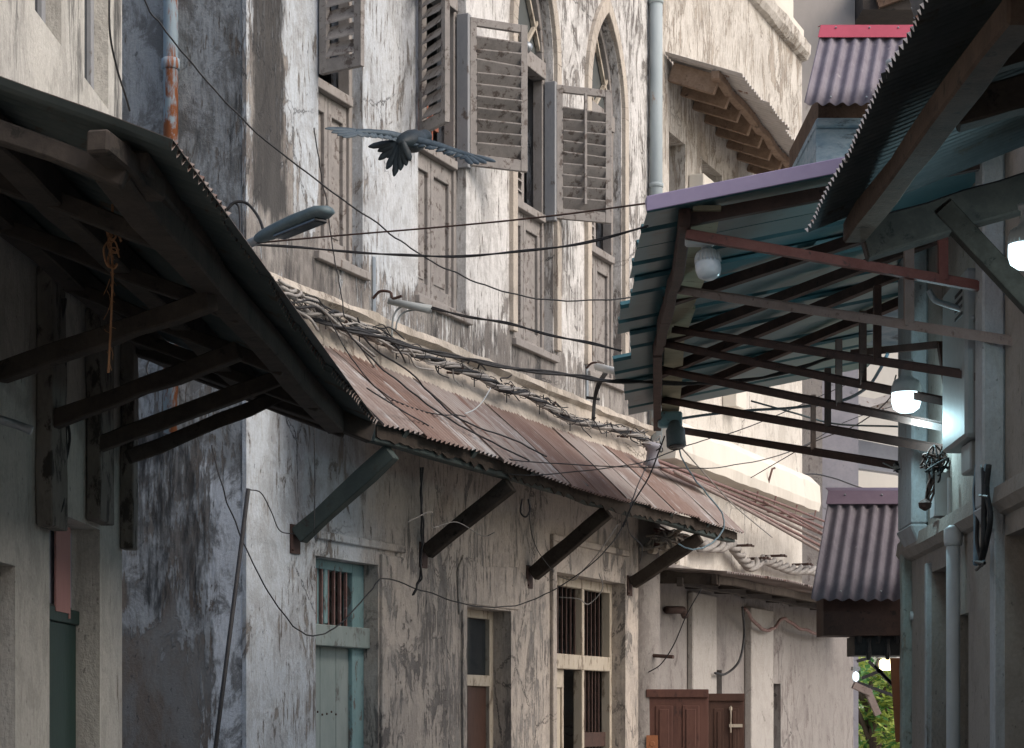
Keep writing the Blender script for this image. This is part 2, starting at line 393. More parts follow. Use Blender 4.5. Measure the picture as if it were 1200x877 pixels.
M['rust2'] = surf('brown_rusty_corrugated_iron', (.18, .115, .095), (.25, .185, .16), (.35, .32, .305), scale=(3, 1.5, 1.5), rough=.8, metal=.15, t3=.6, ang=UF, s3=(9, 1.5, 1.5))
M['rust3'] = surf('pale_rusty_corrugated_iron', (.25, .20, .18), (.32, .285, .265), (.19, .12, .10), scale=(2.5, 1.5, 1.5), rough=.75, metal=.2, t3=.56, ang=UF, s3=(8, 1.2, 1.2))
M['sheetdark'] = surf('dark_roof_sheet', (.060, .078, .080), (.085, .10, .098), (.07, .055, .046), scale=(4,4,4), rough=.62, metal=.35, t3=.6)  # underside shade put into the left awning's colour; plain roofs share it
M['sheetnear'] = surf('dark_galvanised_sheet', (.045, .055, .06), (.07, .08, .085), (.04, .035, .03), scale=(4,4,4), rough=.6, metal=.1)
M['tealsheet'] = surf('teal_roof_sheet', (.048, .125, .145), (.065, .155, .175), (.045, .095, .105), scale=(3,3,3), rough=.38, metal=.1, bump=.08)
M['greysheet'] = surf('grey_weathered_sheet', (.46, .43, .41), (.55, .52, .50), (.22, .13, .10), scale=(4,4,4), rough=.8, metal=.1)
M['lilac'] = surf('lilac_ridge_flashing', (.27, .23, .36), (.31, .27, .40), None, scale=(3,3,3), rough=.45, bump=.05)
M['purple'] = surf('dusty_purple_sheet', (.15, .13, .16), (.21, .19, .22), (.32, .30, .31), scale=(9,9,5), rough=.55, bump=.2, t3=.66)
M['purplecap'] = surf('purple_ridge_flashing', (.16, .12, .17), (.2, .15, .2), None, scale=(3,3,3), rough=.4, bump=.05)
M['redcap'] = surf('crimson_ridge_flashing', (.42, .075, .115), (.36, .06, .09), None, scale=(3,3,3), rough=.4, bump=.05)
M['iron'] = surf('dark_rusty_angle_iron', (.055, .035, .030), (.085, .05, .042), (.03, .025, .022), scale=(12,12,12), rough=.7, metal=.2)
M['ironred'] = surf('red_oxide_steel', (.15, .055, .045), (.20, .085, .07), (.08, .045, .04), scale=(10,10,10), rough=.65)
M['ironpale'] = surf('primer_grey_steel', (.27, .22, .20), (.22, .17, .15), (.14, .10, .085), scale=(10,10,10), rough=.7)
M['black'] = surf('black_cable_sheath', (.018, .018, .02), (.035, .034, .035), None, scale=(20,20,20), rough=.6)
M['greycable'] = surf('weathered_grey_cable', (.24, .225, .21), (.33, .31, .29), (.12, .10, .09), scale=(20,20,20), rough=.75)
M['bluecable'] = surf('faded_blue_cable', (.16, .25, .32), (.22, .32, .38), None, scale=(20,20,20), rough=.6)
M['brownpipe'] = surf('brown_conduit', (.16, .085, .075), (.22, .14, .125), (.34, .29, .28), scale=(8,8,8), rough=.6)
M['greypipe'] = surf('grey_green_painted_pipe', (.30, .35, .37), (.36, .41, .43), (.30, .22, .16), scale=(3,3,1), rough=.7, t3=.64)
M['rustpipe'] = surf('pale_blue_pipe_with_rust', (.27, .36, .43), (.33, .41, .47), (.24, .085, .035), scale=(8,8,2.5), rough=.75, t3=.5, s3=(9,9,2.2))
M['pvc'] = surf('white_pvc', (.50, .53, .54), (.44, .47, .48), None, scale=(3,3,3), rough=.45)
M['lampgrey'] = surf('blue_grey_lamp_housing', (.07, .11, .125), (.11, .15, .165), None, scale=(9,9,9), rough=.5)
M['galv'] = surf('galvanised_steel', (.30, .33, .35), (.38, .40, .42), None, scale=(15,15,15), rough=.45, metal=.6)
M['boxblue'] = surf('turquoise_junction_box', (.17, .33, .38), (.22, .38, .42), (.10, .10, .10), scale=(9,9,9), rough=.5)
M['boxgrey'] = surf('grey_meter_box', (.26, .28, .28), (.31, .33, .33), None, scale=(4,4,4), rough=.5)
M['rope'] = surf('frayed_sisal', (.27, .14, .075), (.36, .20, .11), (.14, .07, .04), scale=(30,30,30), rough=.95)
M['orange'] = surf('orange_board', (.30, .12, .055), (.24, .095, .045), (.36, .22, .08), scale=(6,6,2), rough=.7, t3=.68)
M['cloth'] = surf('grubby_pink_cloth', (.50, .26, .24), (.42, .22, .2), None, scale=(6,6,2), rough=.9)
M['cloth2'] = surf('pale_grey_cloth', (.32, .33, .40), (.40, .41, .46), (.36, .40, .20), scale=(9,9,2), rough=.9)
M['yellowsheet'] = surf('yellowish_underside_sheet', (.36, .33, .23), (.28, .26, .18), (.2, .17, .12), scale=(4,8,8), rough=.8)  # yellowish tone of the underside sheet beside the eave beam
M['feather'] = surf('crow_plumage', (.012, .018, .022), (.022, .034, .042), None, scale=(20,20,20), rough=.55)
M['wing'] = surf('slate_wing_plumage', (.035, .052, .066), (.07, .095, .115), None, scale=(20,20,20), rough=.55)
M['ground'] = surf('dusty_paving', (.30, .28, .26), (.36, .34, .31), (.22, .21, .2), scale=(2,2,2), rough=.9)
M['bark'] = surf('tree_bark', (.12, .09, .07), (.17, .13, .10), None, scale=(6,6,2), rough=.95)
M['brick'] = surf('brick_red_wood', (.30, .11, .07), (.24, .09, .06), None, scale=(8,8,8), rough=.85)
M['pink'] = surf('pink_grey_gable_sheet', (.30, .30, .32), (.36, .36, .38), None, scale=(2,2,2), rough=.6)
def leafmat(name, c1, c2):
    n = NT(name); v = n.pos()
    n.col(n.mix(n.ss(n.noise(v, 5, 4), .35, .65), c1, c2)); n.set('Roughness', .55)
    n.set('Transmission Weight', 0.0)
    tr = n.t.nodes.new('ShaderNodeBsdfTranslucent'); tr.inputs[0].default_value = (*[min(1, k * 1.6) for k in c2], 1)
    mx = n.t.nodes.new('ShaderNodeMixShader'); mx.inputs[0].default_value = .35
    n.t.links.new(n.b.outputs[0], mx.inputs[1]); n.t.links.new(tr.outputs[0], mx.inputs[2]); n.t.links.new(mx.outputs[0], n.out.inputs[0])
    return n.m
M['leaf'] = leafmat('green_foliage', (.07, .18, .06), (.12, .28, .08))
M['leafy'] = leafmat('yellow_green_foliage', (.30, .38, .08), (.40, .48, .12))
def glow(name, c, st):
    n = NT(name); n.t.nodes.remove(n.b); e = n.t.nodes.new('ShaderNodeEmission'); e.inputs[0].default_value = (*c, 1); e.inputs[1].default_value = st
    n.t.links.new(e.outputs[0], n.out.inputs[0]); return n.m
M['dullblack'] = surf('dull_black_timber', (.035, .028, .024), (.06, .05, .042), (.02, .018, .016), scale=(7,7,7), rough=.95, bump=.5, spec=.05)  # near-black brown mottled at random, low gloss; beams, braces and felt
M['woodnear'] = surf('dark_brown_rough_timber', (.06, .040, .030), (.095, .066, .05), (.03, .022, .018), scale=(8,8,8), rough=.9, bump=.7)
M['woodtan'] = surf('tan_rafter_timber', (.20, .135, .095), (.29, .21, .155), (.11, .075, .055), scale=(8,8,8), rough=.9, bump=.6)
M['post'] = surf('mouldy_grey_post', (.13, .12, .105), (.20, .185, .165), (.05, .045, .04), scale=(9,9,4), rough=.9, bump=.6, t3=.55)
M['lit'] = glow('lit_bulb', (.72, .93, 1.0), 2.2)
M['litwarm'] = glow('lit_warm_tube', (1.0, .85, .5), 6)
n_ = NT('old_window_glass'); n_.col((.10, .11, .11)); n_.set('Roughness', .12); n_.set('Specular IOR Level', .6); M['glass'] = n_.m
n_ = NT('frosted_bulb'); n_.col((.62, .68, .72)); n_.set('Roughness', .25); M['bulb'] = n_.m
n_ = NT('dark_lens'); n_.col((.02, .025, .03)); n_.set('Roughness', .15); M['lens'] = n_.m
n_ = NT('dark_room'); n_.col((.03, .028, .026)); n_.set('Roughness', 1); M['room'] = n_.m

# ------------------------------------------------------------------ setting
bm = NB(); v = [bm.verts.new(p) for p in ((-150,-60,0),(150,-60,0),(150,260,0),(-150,260,0))]; bm.faces.new(v)
solo('ground', bm, M['ground'], kind='structure', recalc=False)

def louvre(name, parent, h, d, w, z0, z1, n, tilt=35, rod=False, mat='wood', miss=(), gap=0.0, label=None, seed=1):
    """a louvred shutter leaf: hinge point h (x,y), direction d, width w"""
    rr = random.Random(seed); d = Vector((d[0], d[1], 0)).normalized(); nn = Vector((d.y, -d.x, 0)); fr = Fr((h[0], h[1]), (d.x, d.y), (nn.x, nn.y))
    bm = NB(); t = .018; sw = .052
    fbox(bm, fr, 0, sw, -t, t, z0, z1); fbox(bm, fr, w - sw, w, -t, t, z0, z1)
    fbox(bm, fr, sw, w - sw, -t + .002, t - .002, z0, z0 + .08); fbox(bm, fr, sw, w - sw, -t + .002, t - .002, z1 - .055, z1)
    y0, y1 = z0 + .08, z1 - .055 - gap
    for i in range(n):
        if i in miss: continue
        zc = y0 + (i + .5) * (y1 - y0) / n; a = R(tilt + rr.uniform(-7, 7)); k = min(.05, .56 * (y1 - y0) / n / max(.5, abs(math.sin(R(tilt))))); q = .005; sk = rr.uniform(-.008, .008)
        c, s = math.cos(a) * k, math.sin(a) * k
        P0 = [(-c, zc - s), (c, zc + s), (c - q*.5, zc + s + q*2), (-c - q*.5, zc - s + q*2)]
        ring = [[fr.p(x_, o, z + (sk if x_ > w/2 else -sk)) for o, z in P0] for x_ in (sw - .004, w - sw + .004)]
        hexa(bm, ring[0] + ring[1])
    if rod:
        fbox(bm, fr, w*.5 - .011, w*.5 + .011, t + .012, t + .030, z0 + .12, z1 - .05)
    return part(name, bm, M[mat], parent, label=label, bevel=.003)

# ------------------------------------------------------------------ the old townhouse
a_end = F.a(757)
town = thing('townhouse', 'tall old townhouse with peeling blue-white and cream limewash, louvred shutters and arched windows', 'building', F.p(0, 0, 0))
ZS, ZM, ZT, ZA = 4.38, 5.45, 6.62, 7.40
W = [F.px(373, 0)[0], F.px(425, 0)[0], F.px(490, 0)[0], F.px(546, 0)[0], F.px(603, 0)[0], F.px(648, 0)[0], F.px(690, 0)[0], F.px(728, 0)[0]]
wins = [(W[0], W[1]), (W[2], W[3]), (W[4], W[5]), (W[6], W[7])]
d1 = (F.a(370), F.a(443)); d2 = (F.a(545), F.a(599)); d3 = (F.a(650), F.a(733))
holes = [(p, q, ZS, ZT) for p, q in wins] + [(d1[0], d1[1], 0, 2.56), (d2[0], d2[1], 0, 2.37), (d3[0], d3[1], 0, 2.72)]
bm = NB(); wall(bm, F, cs, a_end + .08, 0, 9.2, holes, th=.22, arches=[(p, q, ZT, ZA) for p, q in wins])
part('front_wall', bm, M['wall'], town, recalc=False)
bm = NB(); wall(bm, G, 0.001, 2.6, 0, 9.2, [], th=.25); part('side_wall', bm, M['side'], town, recalc=False)
bm = NB(); fbox(bm, F, cs, a_end + .08, -3.2, -3.0, 0, 9.2); fbox(bm, F, a_end - .02, a_end + .08, -3.0, -.221, 0, 9.2); part('rear_wall', bm, M['side'], town)
bm = NB(); fbox(bm, F, cs - .1, a_end + .08, -3.3, .12, 9.2, 9.35); part('roof', bm, M['sheetdark'], town)
bm = NB(); fbox(bm, F, cs + .26, a_end - .02, -3.0, -.22, 4.0, 4.2); part('floor_slab', bm, M['room'], town)
bm = NB()      # moulding and sloping cove under the windows
prof_run(bm, F, cs + .0, a_end + .02, [(0, 4.13), (.075, 4.11), (.085, 4.065), (.045, 4.04), (.06, 3.9), (.10, 3.74), (0, 3.72)], n=150, jit=.020)
part('cornice', bm, M['cove'], town, smooth=False)
bm = NB()      # thin raised strip of plaster at the corner
fbox(bm, F, cs - .004, cs + .035, -.02, .006, 0, 9.19); part('corner_strip', bm, M['wall'], town)

def arch_strip(bm, fr, p, q, s, t, w, o0, o1, legs=0.0):
    outer = arch_pts(p, q, s, t, 10); inner = arch_pts(p, q, s, t, 10, ins=w)
    if legs:
        outer = [(outer[0][0], s - legs)] + outer + [(outer[-1][0], s - legs)]; inner = [(inner[0][0], s - legs)] + inner + [(inner[-1][0], s - legs)]
    for k in range(len(outer) - 1):
        a, b, c, d = outer[k], outer[k+1], inner[k+1], inner[k]
        hexa(bm, [fr.p(a[0],o0,a[1]), fr.p(b[0],o0,b[1]), fr.p(b[0],o1,b[1]), fr.p(a[0],o1,a[1]),
                  fr.p(d[0],o0,d[1]), fr.p(c[0],o0,c[1]), fr.p(c[0],o1,c[1]), fr.p(d[0],o1,d[1])])

def window(p, q, far=None, near=None, closed=False, seed=1, hood=False):
    bm = NB(); o0, o1 = -.15, -.07; fw = .045
    fbox(bm, F, p, p + fw, o0, o1, ZS, ZT); fbox(bm, F, q - fw, q, o0, o1, ZS, ZT)
    fbox(bm, F, p + fw, q - fw, o0, o1 + .012, ZS, ZS + .05)
    fbox(bm, F, p + fw, q - fw, o0, o1 + .03, ZM - .06, ZM); fbox(bm, F, p + fw, q - fw, o0, o1 + .03, ZT - .13, ZT)
    arch_strip(bm, F, p, q, ZT, ZA, fw, o0, o1)
    w = part('window', bm, M['woodpale'], town, bevel=.004)
    bm = NB(); fbox(bm, F, p - .05, q + .05, -.02, .035, ZS - .055, ZS - .004); part('sill', bm, M['woodpale'], w, bevel=.004)
    # lower solid panels, two leaves with a sunk field
    m = (p + q) / 2
    for a0, a1 in ((p + fw, m), (m, q - fw)):
        bm = NB(); zz0, zz1 = ZS + .05, ZM - .06
        for b in ((a0 + .004, a0 + .05, zz0, zz1), (a1 - .05, a1 - .004, zz0, zz1), (a0 + .05, a1 - .05, zz0, zz0 + .09), (a0 + .05, a1 - .05, zz1 - .11, zz1)):
            fbox(bm, F, b[0], b[1], -.13, -.088, b[2], b[3])
        fbox(bm, F, a0 + .05, a1 - .05, -.125, -.112, zz0 + .09, zz1 - .11)
        fbox(bm, F, a0 + .075, a1 - .075, -.112, -.104, zz0 + .12, zz1 - .14)
        part('lower_panel', bm, M['wood'], w, bevel=.003)
    bm = NB()       # glazing bars of the arch
    ap = arch_pts(p, q, ZT, ZA, 10, ins=fw)
    apex = max(ap, key=lambda t_: t_[1]); zc = ZT + .26
    for (x0, y0), (x1, y1) in (((m, ZT), (m, ZT + .02)), ((p + fw, ZT + .1), (m, apex[1] - .08)), ((q - fw, ZT + .1), (m, apex[1] - .08)), ((m, ZT), (p + fw + .02, ZT + .33)), ((m, ZT), (q - fw - .02, ZT + .33)), ((m, ZT + .45), (m, apex[1]))):
        bar(bm, F.p(x0, -.1, y0), F.p(x1, -.1, y1), .025, .03, up=F.n)
    part('arch_tracery', bm, M['cream'], w)
    bm = NB(); extr(bm, F, [(p + fw, ZT)] + ap[1:-1] + [(q - fw, ZT)], -.128, -.122); part('arch_glass', bm, M['glass'], w)
    if closed:
        hh = F.p(p + fw, -.10, 0); louvre('shutter', w, (hh.x, hh.y), F.u[:2], (q - p) / 2 - fw, ZM, ZT - .13, 13, tilt=-40, mat='woodpale', seed=seed)
    if far:
        hh = F.p(q + .01, .02, 0); d, wd, n, kw = far
        louvre('shutter', w, (hh.x, hh.y), d, wd, ZM - .02, ZT - .16, n, seed=seed + 3, **kw)
        bm = NB(); fbox(bm, F, q - .03, q + .03, -.06, .03, ZM - .04, ZT - .14); part('jamb_post', bm, M['woodblue'], w, bevel=.004)
    if near:
        hh = F.p(p - .005, .02, 0); d, wd, n, kw = near
        louvre('shutter', w, (hh.x, hh.y), d, wd, ZM - .02, ZT - .16, n, seed=seed + 5, **kw)
    if hood:
        bm = NB(); arch_strip(bm, F, p - .10, q + .10, ZT, ZA + .12, .085, -.01, .035, legs=2.2)
        part('arch_moulding', bm, M['cove'], w, bevel=.004)
    return w
wd = .37
nA = F.n * .985 - F.u * .17; nB = F.n * .8 - F.u * .6
window(*wins[0], near=(nA[:2], .31, 9, dict(tilt=-60, mat='wood')), seed=11)
w2 = window(*wins[1], near=(nB[:2], .37, 11, dict(tilt=-60, mat='wood')), far=((.912, .41), .44, 10, dict(tilt=52, gap=.08)), seed=21)
window(*wins[2], closed=True, far=((.938, .346), .46, 9, dict(tilt=50, rod=True, gap=.12)), seed=31, hood=True)
window(*wins[3], closed=True, seed=41, hood=True)
bm = NB()
for k in range(7):
    a = wins[1][0] + .12 + k * .075; fbox(bm, F, a, a + .018, -.19, -.165, ZM, ZM + .35)
fbox(bm, F, wins[1][0] + .08, wins[1][1] - .1, -.192, -.163, ZM + .2, ZM + .24)
part('inner_grille', bm, M['brick'], w2)

def doorset(p, q, top, parts_): pass
# door 1: teal frame, barred fanlight, grey-teal leaf
p, q = d1
bm = NB(); o0, o1 = -.17, -.10
z = 2.15
for b in ((p, p + .09, 0, 2.56), (q - .16, q, 0, 2.56), (p + .09, q - .16, 2.50, 2.56), (p + .09, q - .16, 0, .03)): fbox(bm, F, b[0], b[1], o0, o1, b[2], b[3])
fbox(bm, F, p + .3, p + .35, o0, o1, 2.17, 2.50)
dr = part('door', bm, M['teal'], town, label='teal door with barred fanlight', bevel=.004)
bm = NB(); fbox(bm, F, p + .0, q - .0, -.16, -.055, 2.03, 2.16); part('lintel', bm, M['teal2'], dr, bevel=.005)
bm = NB(); fbox(bm, F, p + .092, p + .298, -.15, -.12, 2.165, 2.50); part('fanlight_panel', bm, M['teal'], dr)
bm = NB()
for k in range(7):
    a = p + .10 + k * (q - p - .27) / 7; fbox(bm, F, a, a + .016, -.115, -.098, 2.16, 2.50)
for k in range(3): fbox(bm, F, p + .005 + k*.028, p + .018 + k*.028, -.098, -.085, 2.16, 2.50)
part('fanlight_bars', bm, M['brownpipe'], dr)
bm = NB()
for k in range(3): fbox(bm, F, p + .09 + k * .207, p + .09 + k * .207 + .203, -.158, -.128, .03, 2.03)
part('leaf', bm, M['teal2'], dr, bevel=.004)
bm = NB()
for k in range(6):
    c = F.p(p + .2 + k * .06, -.126, 1.62 + .01 * math.sin(k * 2)); lathe(bm, c, [(.008, -.003), (.006, .004)], 6, F.n)
part('bolt_row', bm, M['iron'], dr)
# raised plaster surround beside door 1
bm = NB(); fbox(bm, F, q + .02, q + .36, -.01, .022, 0, 2.63); fbox(bm, F, p - .02, q + .36, -.01, .026, 2.66, 2.71)
part('door_surround', bm, M['wall'], town, bevel=.006)
# door 2: narrow door with a wire-glass light above
p, q = d2
bm = NB(); 
for b in ((p, p + .07, 0, 2.37), (q - .07, q, 0, 2.37), (p + .07, q - .07, 2.31, 2.37), (p + .07, q - .07, 1.82, 1.90), (p + .07, q - .07, 0, .03)): fbox(bm, F, b[0], b[1], -.21, -.14, b[2], b[3])
dr = part('door', bm, M['cream'], town, label='narrow brown door with mesh light above', bevel=.004)
bm = NB(); fbox(bm, F, p + .07, q - .07, -.19, -.175, 1.90, 2.31); part('mesh_light', bm, M['lens'], dr)
bm = NB(); fbox(bm, F, p + .07, q - .07, -.20, -.17, .03, 1.82); fbox(bm, F, (p+q)/2 - .03, (p+q)/2 + .03, -.17, -.15, .03, 1.82); part('leaf', bm, M['darkdoor'], dr, bevel=.004)
# rough patched plaster round door 2
bm = NB(); rr = random.Random(5)
pts = [(p - .12, 2.30), (p - .15, 2.6), (p - .05, 2.72), (p + .3, 2.66), (q + .1, 2.70), (q + .28, 2.62), (q + .30, 2.45), (q + .12, 2.385), (p, 2.385)]
extr(bm, F, pts, -.01, .014); fbox(bm, F, p - .07, p - .004, -.01, .02, 0, 2.40)
part('plaster_patch', bm, M['wall'], town, bevel=.004)
# door 3: wide opening, bars over a cream beam, panelled cream leaf, dark gap with grille
p, q = d3
bm = NB()
for b in ((p, p + .09, 0, 2.72), (q - .05, q, 0, 2.72), (p + .09, q - .05, 2.64, 2.72), (p + .09, q - .05, 1.98, 2.10), (p + .92, p + .97, 0, 1.98), (p + .92, p + .97, 2.10, 2.64)): fbox(bm, F, b[0], b[1], -.20, -.12, b[2], b[3])
dr = part('door', bm, M['cream'], town, label='cream double door under a barred fanlight', bevel=.005)
bm = NB()
for k in range(15):
    a = p + .12 + k * .095; 
    if abs(a - p - .94) > .04: fbox(bm, F, a, a + .014, -.185, -.17, 2.10, 2.64)
part('fanlight_bars', bm, M['iron'], dr)
bm = NB(); a0, a1 = p + .09, p + .62
fbox(bm, F, a0, a1, -.19, -.165, 0.03, 1.98)
for c0, c1 in ((a0 + .05, a0 + .22), (a0 + .29, a0 + .47)):
    for z0, z1 in ((.2, 1.0), (1.1, 1.85)):
        for b in ((c0, c1, z0, z0 + .02), (c0, c1, z1 - .02, z1), (c0, c0 + .02, z0 + .02, z1 - .02), (c1 - .02, c1, z0 + .02, z1 - .02)): fbox(bm, F, b[0], b[1], -.166, -.148, b[2], b[3])
part('leaf', bm, M['cream'], dr, bevel=.004)
bm = NB()
for k in range(6):
    a = p + 1.03 + k * .08; fbox(bm, F, a, a + .014, -.18, -.166, .1, 1.98)
fbox(bm, F, p + .97, q - .05, -.184, -.162, 1.35, 1.47)
part('gate_bars', bm, M['iron'], dr)
bm = NB(); fbox(bm, F, p - .10, p - .02, -.01, .03, 0, 2.95); fbox(bm, F, p - .10, q + .02, -.01, .034, 2.95, 3.0)
part('door_surround', bm, M['wall'], town, bevel=.006)
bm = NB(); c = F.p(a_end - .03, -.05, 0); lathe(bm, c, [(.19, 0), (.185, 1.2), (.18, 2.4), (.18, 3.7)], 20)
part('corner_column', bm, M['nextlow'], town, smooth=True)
# drain pipes
bm = NB(); c = F.P(769, 100, .07); tube(bm, [(c.x, c.y, 3.9), (c.x, c.y, 9.1)], .055, 12)
for zz in (4.6, 6.2, 7.8): lathe(bm, (c.x, c.y, zz), [(.056, 0), (.064, .005), (.064, .035), (.056, .04)], 12)
part('drain_pipe', bm, M['greypipe'], town, smooth=True)
bm = NB(); a = G.a(199, .07); c = G.p(a, .06, 0); tube(bm, [(c.x, c.y, 3.2), (c.x, c.y, 9.1)], .042, 12)
lathe(bm, (c.x, c.y, 5.25), [(.043, 0), (.052, .005), (.052, .06), (.043, .065)], 12)
part('drain_pipe', bm, M['rustpipe'], town, smooth=True, label='pale blue drain pipe streaked with orange rust')

# ------------------------------------------------------------------ neighbour house further along
nb = thing('neighbour_house', 'bright cream plastered house beyond the townhouse, with a ledge and red-brown door leaves below', 'building', F.p(5, 0, 0))
e0, e1, e2 = a_end + .081, F.a(940), F.a(1000)
al = F.a(818); ar = F.a(862)
g0, g1 = F.px(783, 0)[0], F.px(1, 0)[0]
zb0, zb1 = 5.0, 6.85
bays = [(F.a(784), F.a(803)), (F.a(823), F.a(846)), (F.a(858), F.a(880))]
bm = NB(); wall(bm, F, e0, e1, 2.98, 8.9, [(p, q, zb0, zb1) for p, q in bays], th=.35)
part('upper_wall', bm, M['next'], nb, recalc=False)
nlow = [(F.a(828), F.a(846), 0, 2.05), (F.a(898), F.a(915), 0, 1.95)]
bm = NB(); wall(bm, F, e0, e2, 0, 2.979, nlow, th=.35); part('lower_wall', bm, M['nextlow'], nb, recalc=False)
bm = NB(); fbox(bm, F, e0, e2, -3.2, -3.0, 0, 8.9); fbox(bm, F, e1 - .2, e1, -3, -.36, 3.0, 8.9); fbox(bm, F, e2 - .2, e2, -3, -.36, 0, 3.0); fbox(bm, F, e0, e2, -3, -.36, 2.9, 2.98); part('rear_wall', bm, M['next'], nb)
bm = NB(); prof_run(bm, F, e0, e1, [(0, 8.85), (.06, 8.86), (.10, 8.92), (.11, 9.02), (0, 9.05)], n=110, jit=.018); part('roof_cornice', bm, M['next'], nb)
bm = NB(); fbox(bm, F, e0, e1, -3.1, .02, 9.05, 9.2); fbox(bm, F, e0, e1, -.4, -.1, 9.2, 12.5); part('roof', bm, M['pale'], nb)
bm = NB()
for p, q in bays:
    fbox(bm, F, p + .02, p + .10, -.3, -.2, zb0, zb1); fbox(bm, F, q - .1, q - .02, -.3, -.2, zb0, zb1); fbox(bm, F, p + .10, q - .10, -.28, -.24, zb0, zb1)
    k = zb0 + .05
    while k < zb1: fbox(bm, F, p + .10, q - .10, -.24, -.20, k, k + .03); k += .09
part('balcony_shutter', bm, M['woodpale'], nb)
bm = NB()
for x in (812, 851): 
    a = F.a(x); fbox(bm, F, a - .14, a + .20, 0.002, .15, 4.6, 6.6)
part('pilaster', bm, M['pale'], nb, bevel=.01)
# thick rounded ledge
bm = NB(); zc = F.px(900, 588)[1]
prof_run(bm, F, e0 + .1, e1 - .02, [(0, zc + .42), (.10, zc + .40), (.20, zc + .30), (.22, zc + .1), (.20, zc + .01), (.02, zc), (0, zc - .02)], n=60, jit=.012)
part('ledge', bm, M['pale'], nb, smooth=False)
bm = NB(); a = F.a(786); 
fbox(bm, F, F.a(805), F.a(833), .002, .06, 1.2, 2.75); fbox(bm, F, F.a(872), F.a(898), .002, .08, 0, 2.7)
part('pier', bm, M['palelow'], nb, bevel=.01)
# open door leaves standing out from the wall
def leafdoor(x0, x1, ytop, off, mat, label, seed):
    p0 = F.P(x0, ytop, off); dd = p0.y; fr = CF(dd); a0 = p0.x; a1 = (x1 - 600) / FX * dd; zt = EYE + (HY - ytop) / FX * dd
    bm = NB(); fbox(bm, fr, a0, a1, -.02, .02, .12, zt); w = a1 - a0
    for c0, c1 in ((a0 + .15*w, a0 + .42*w), (a0 + .58*w, a0 + .85*w)):
        for z0, z1 in ((.3, .8), (.9, zt - .14)):
            fbox(bm, fr, c0, c1, .02, .028, z0, z1); fbox(bm, fr, c0 + .03, c1 - .03, .028, .036, z0 + .03, z1 - .03)
    fbox(bm, fr, a0 - .0, a1, .022, .04, zt - .07, zt)
    return part('door_leaf', bm, M[mat], nb, label=label, bevel=.004), fr, a0, a1
dl, fr_, a0_, a1_ = leafdoor(757, 830, 808, .05, 'reddoor', 'red-brown panelled door leaf', 1)
bm = NB(); fbox(bm, fr_, a0_, a0_ + .10, .041, .05, EYE - .30, EYE - .16); lathe(bm, fr_.p(a0_ + .05, .05, EYE - .235), [(.025, 0), (.02, .004)], 12, fr_.n); part('notice', bm, M['orange'], dl)
dl, fr_, a0_, a1_ = leafdoor(830, 872, 813, .06, 'darkdoor', 'dark brown panelled door leaf', 2)
bm = NB(); tube(bm, [fr_.p(a1_ - .13, .045, 1.45), fr_.p(a1_ - .13, .045, 1.70)], .007, 6); fbox(bm, fr_, a1_ - .145, a1_ - .02, .03, .05, 1.50, 1.53); fbox(bm, fr_, a1_ - .145, a1_ - .115, .03, .042, 1.66, 1.69); part('bolt', bm, M['cream'], dl)
bm = NB()
for k in range(5):
    a = F.a(829) + .05 + k * .09; fbox(bm, F, a, a + .015, -.1, -.08, 1.6, 2.05)
fbox(bm, F, F.a(828), F.a(846), -.11, -.07, 1.8, 1.83); part('grille', bm, M['iron'], nb)

# grey block, tower, cream house far behind
g = thing('grey_block', 'flat grey rendered building standing behind the cream house', 'building', (3.9, 27.5, 0))
fr = CF(27); bm = NB(); a0, a1 = (938-600)/FX*27, (1006-600)/FX*27
wall(bm, fr, a0, a1, 0, 8.2, [], th=3); part('wall', bm, M['grey'], g, recalc=False)
bm = NB(); fbox(bm, fr, a0, a0 + .28, .002, .06, 2.2, 8.0); part('corner_pier', bm, M['nextlow'], g)
bm = NB(); fbox(bm, fr, a0 - .1, a1 + .1, -3.1, .1, 8.2, 8.32); part('roof', bm, M['sheetdark'], g)
g = thing('tower_house', 'tall plain beige rendered house wall rising at the end of the alley', 'building', (5, 31, 0))
fr = CF(30); bm = NB(); a0, a1 = (915-600)/FX*30, (1002-600)/FX*30
wall(bm, fr, a0, a1, 0, 13.5, [], th=3); part('wall', bm, M['tower'], g, recalc=False)
bm = NB(); hexa(bm, [fr.p(a1+.01, -2.5, 11.95), fr.p(a1 + 1.5, -2.5, 11.95), fr.p(a1 + 1.5, .6, 11.75), fr.p(a1+.01, .6, 11.75), fr.p(a1+.01, -2.5, 12.6), fr.p(a1 + 1.5, -2.5, 12.6), fr.p(a1 + 1.5, .6, 12.2), fr.p(a1+.01, .6, 12.2)])
part('eave', bm, M['wooddark'], g)
bm = NB(); bar(bm, fr.p(a1 + .2, .62, 11.85), fr.p(a1 + .9, .62, 12.1), .12, .2); part('rafter', bm, M['woodbrown'], g)
g = thing('cream_house', 'sunlit cream house with a blue-grey gable far down the alley', 'building', (9, 41, 0))
fr = CF(40); bm = NB(); a0, a1 = (985-600)/FX*40, (1110-600)/FX*40
wall(bm, fr, a0, a1, 0, 5.72, [], th=3); wall(bm, CF(42), a0, a1, 5.8, 9.6, [], th=2); part('wall', bm, M['pale'], g, recalc=False)
zz = lambda y: EYE + (HY - y) / FX * 39.5
bm = NB(); extr(bm, fr, [(a0, zz(545)), (a1, zz(562)), (a1, zz(535)), (a0, zz(510))], .01, .3); part('gable_sheet', bm, M['pink'], g)
bm = NB(); extr(bm, fr, [(a0, zz(482)), (a1, zz(500)), (a1, zz(488)), (a0, zz(466))], .3, .9); extr(bm, fr, [(a0+.2, zz(478)), (a0 + 1.0, zz(462)), (a0+1.1, zz(468)), (a0 + .3, zz(484))], .9, 1.0); part('roof_edge', bm, M['greysheet'], g)
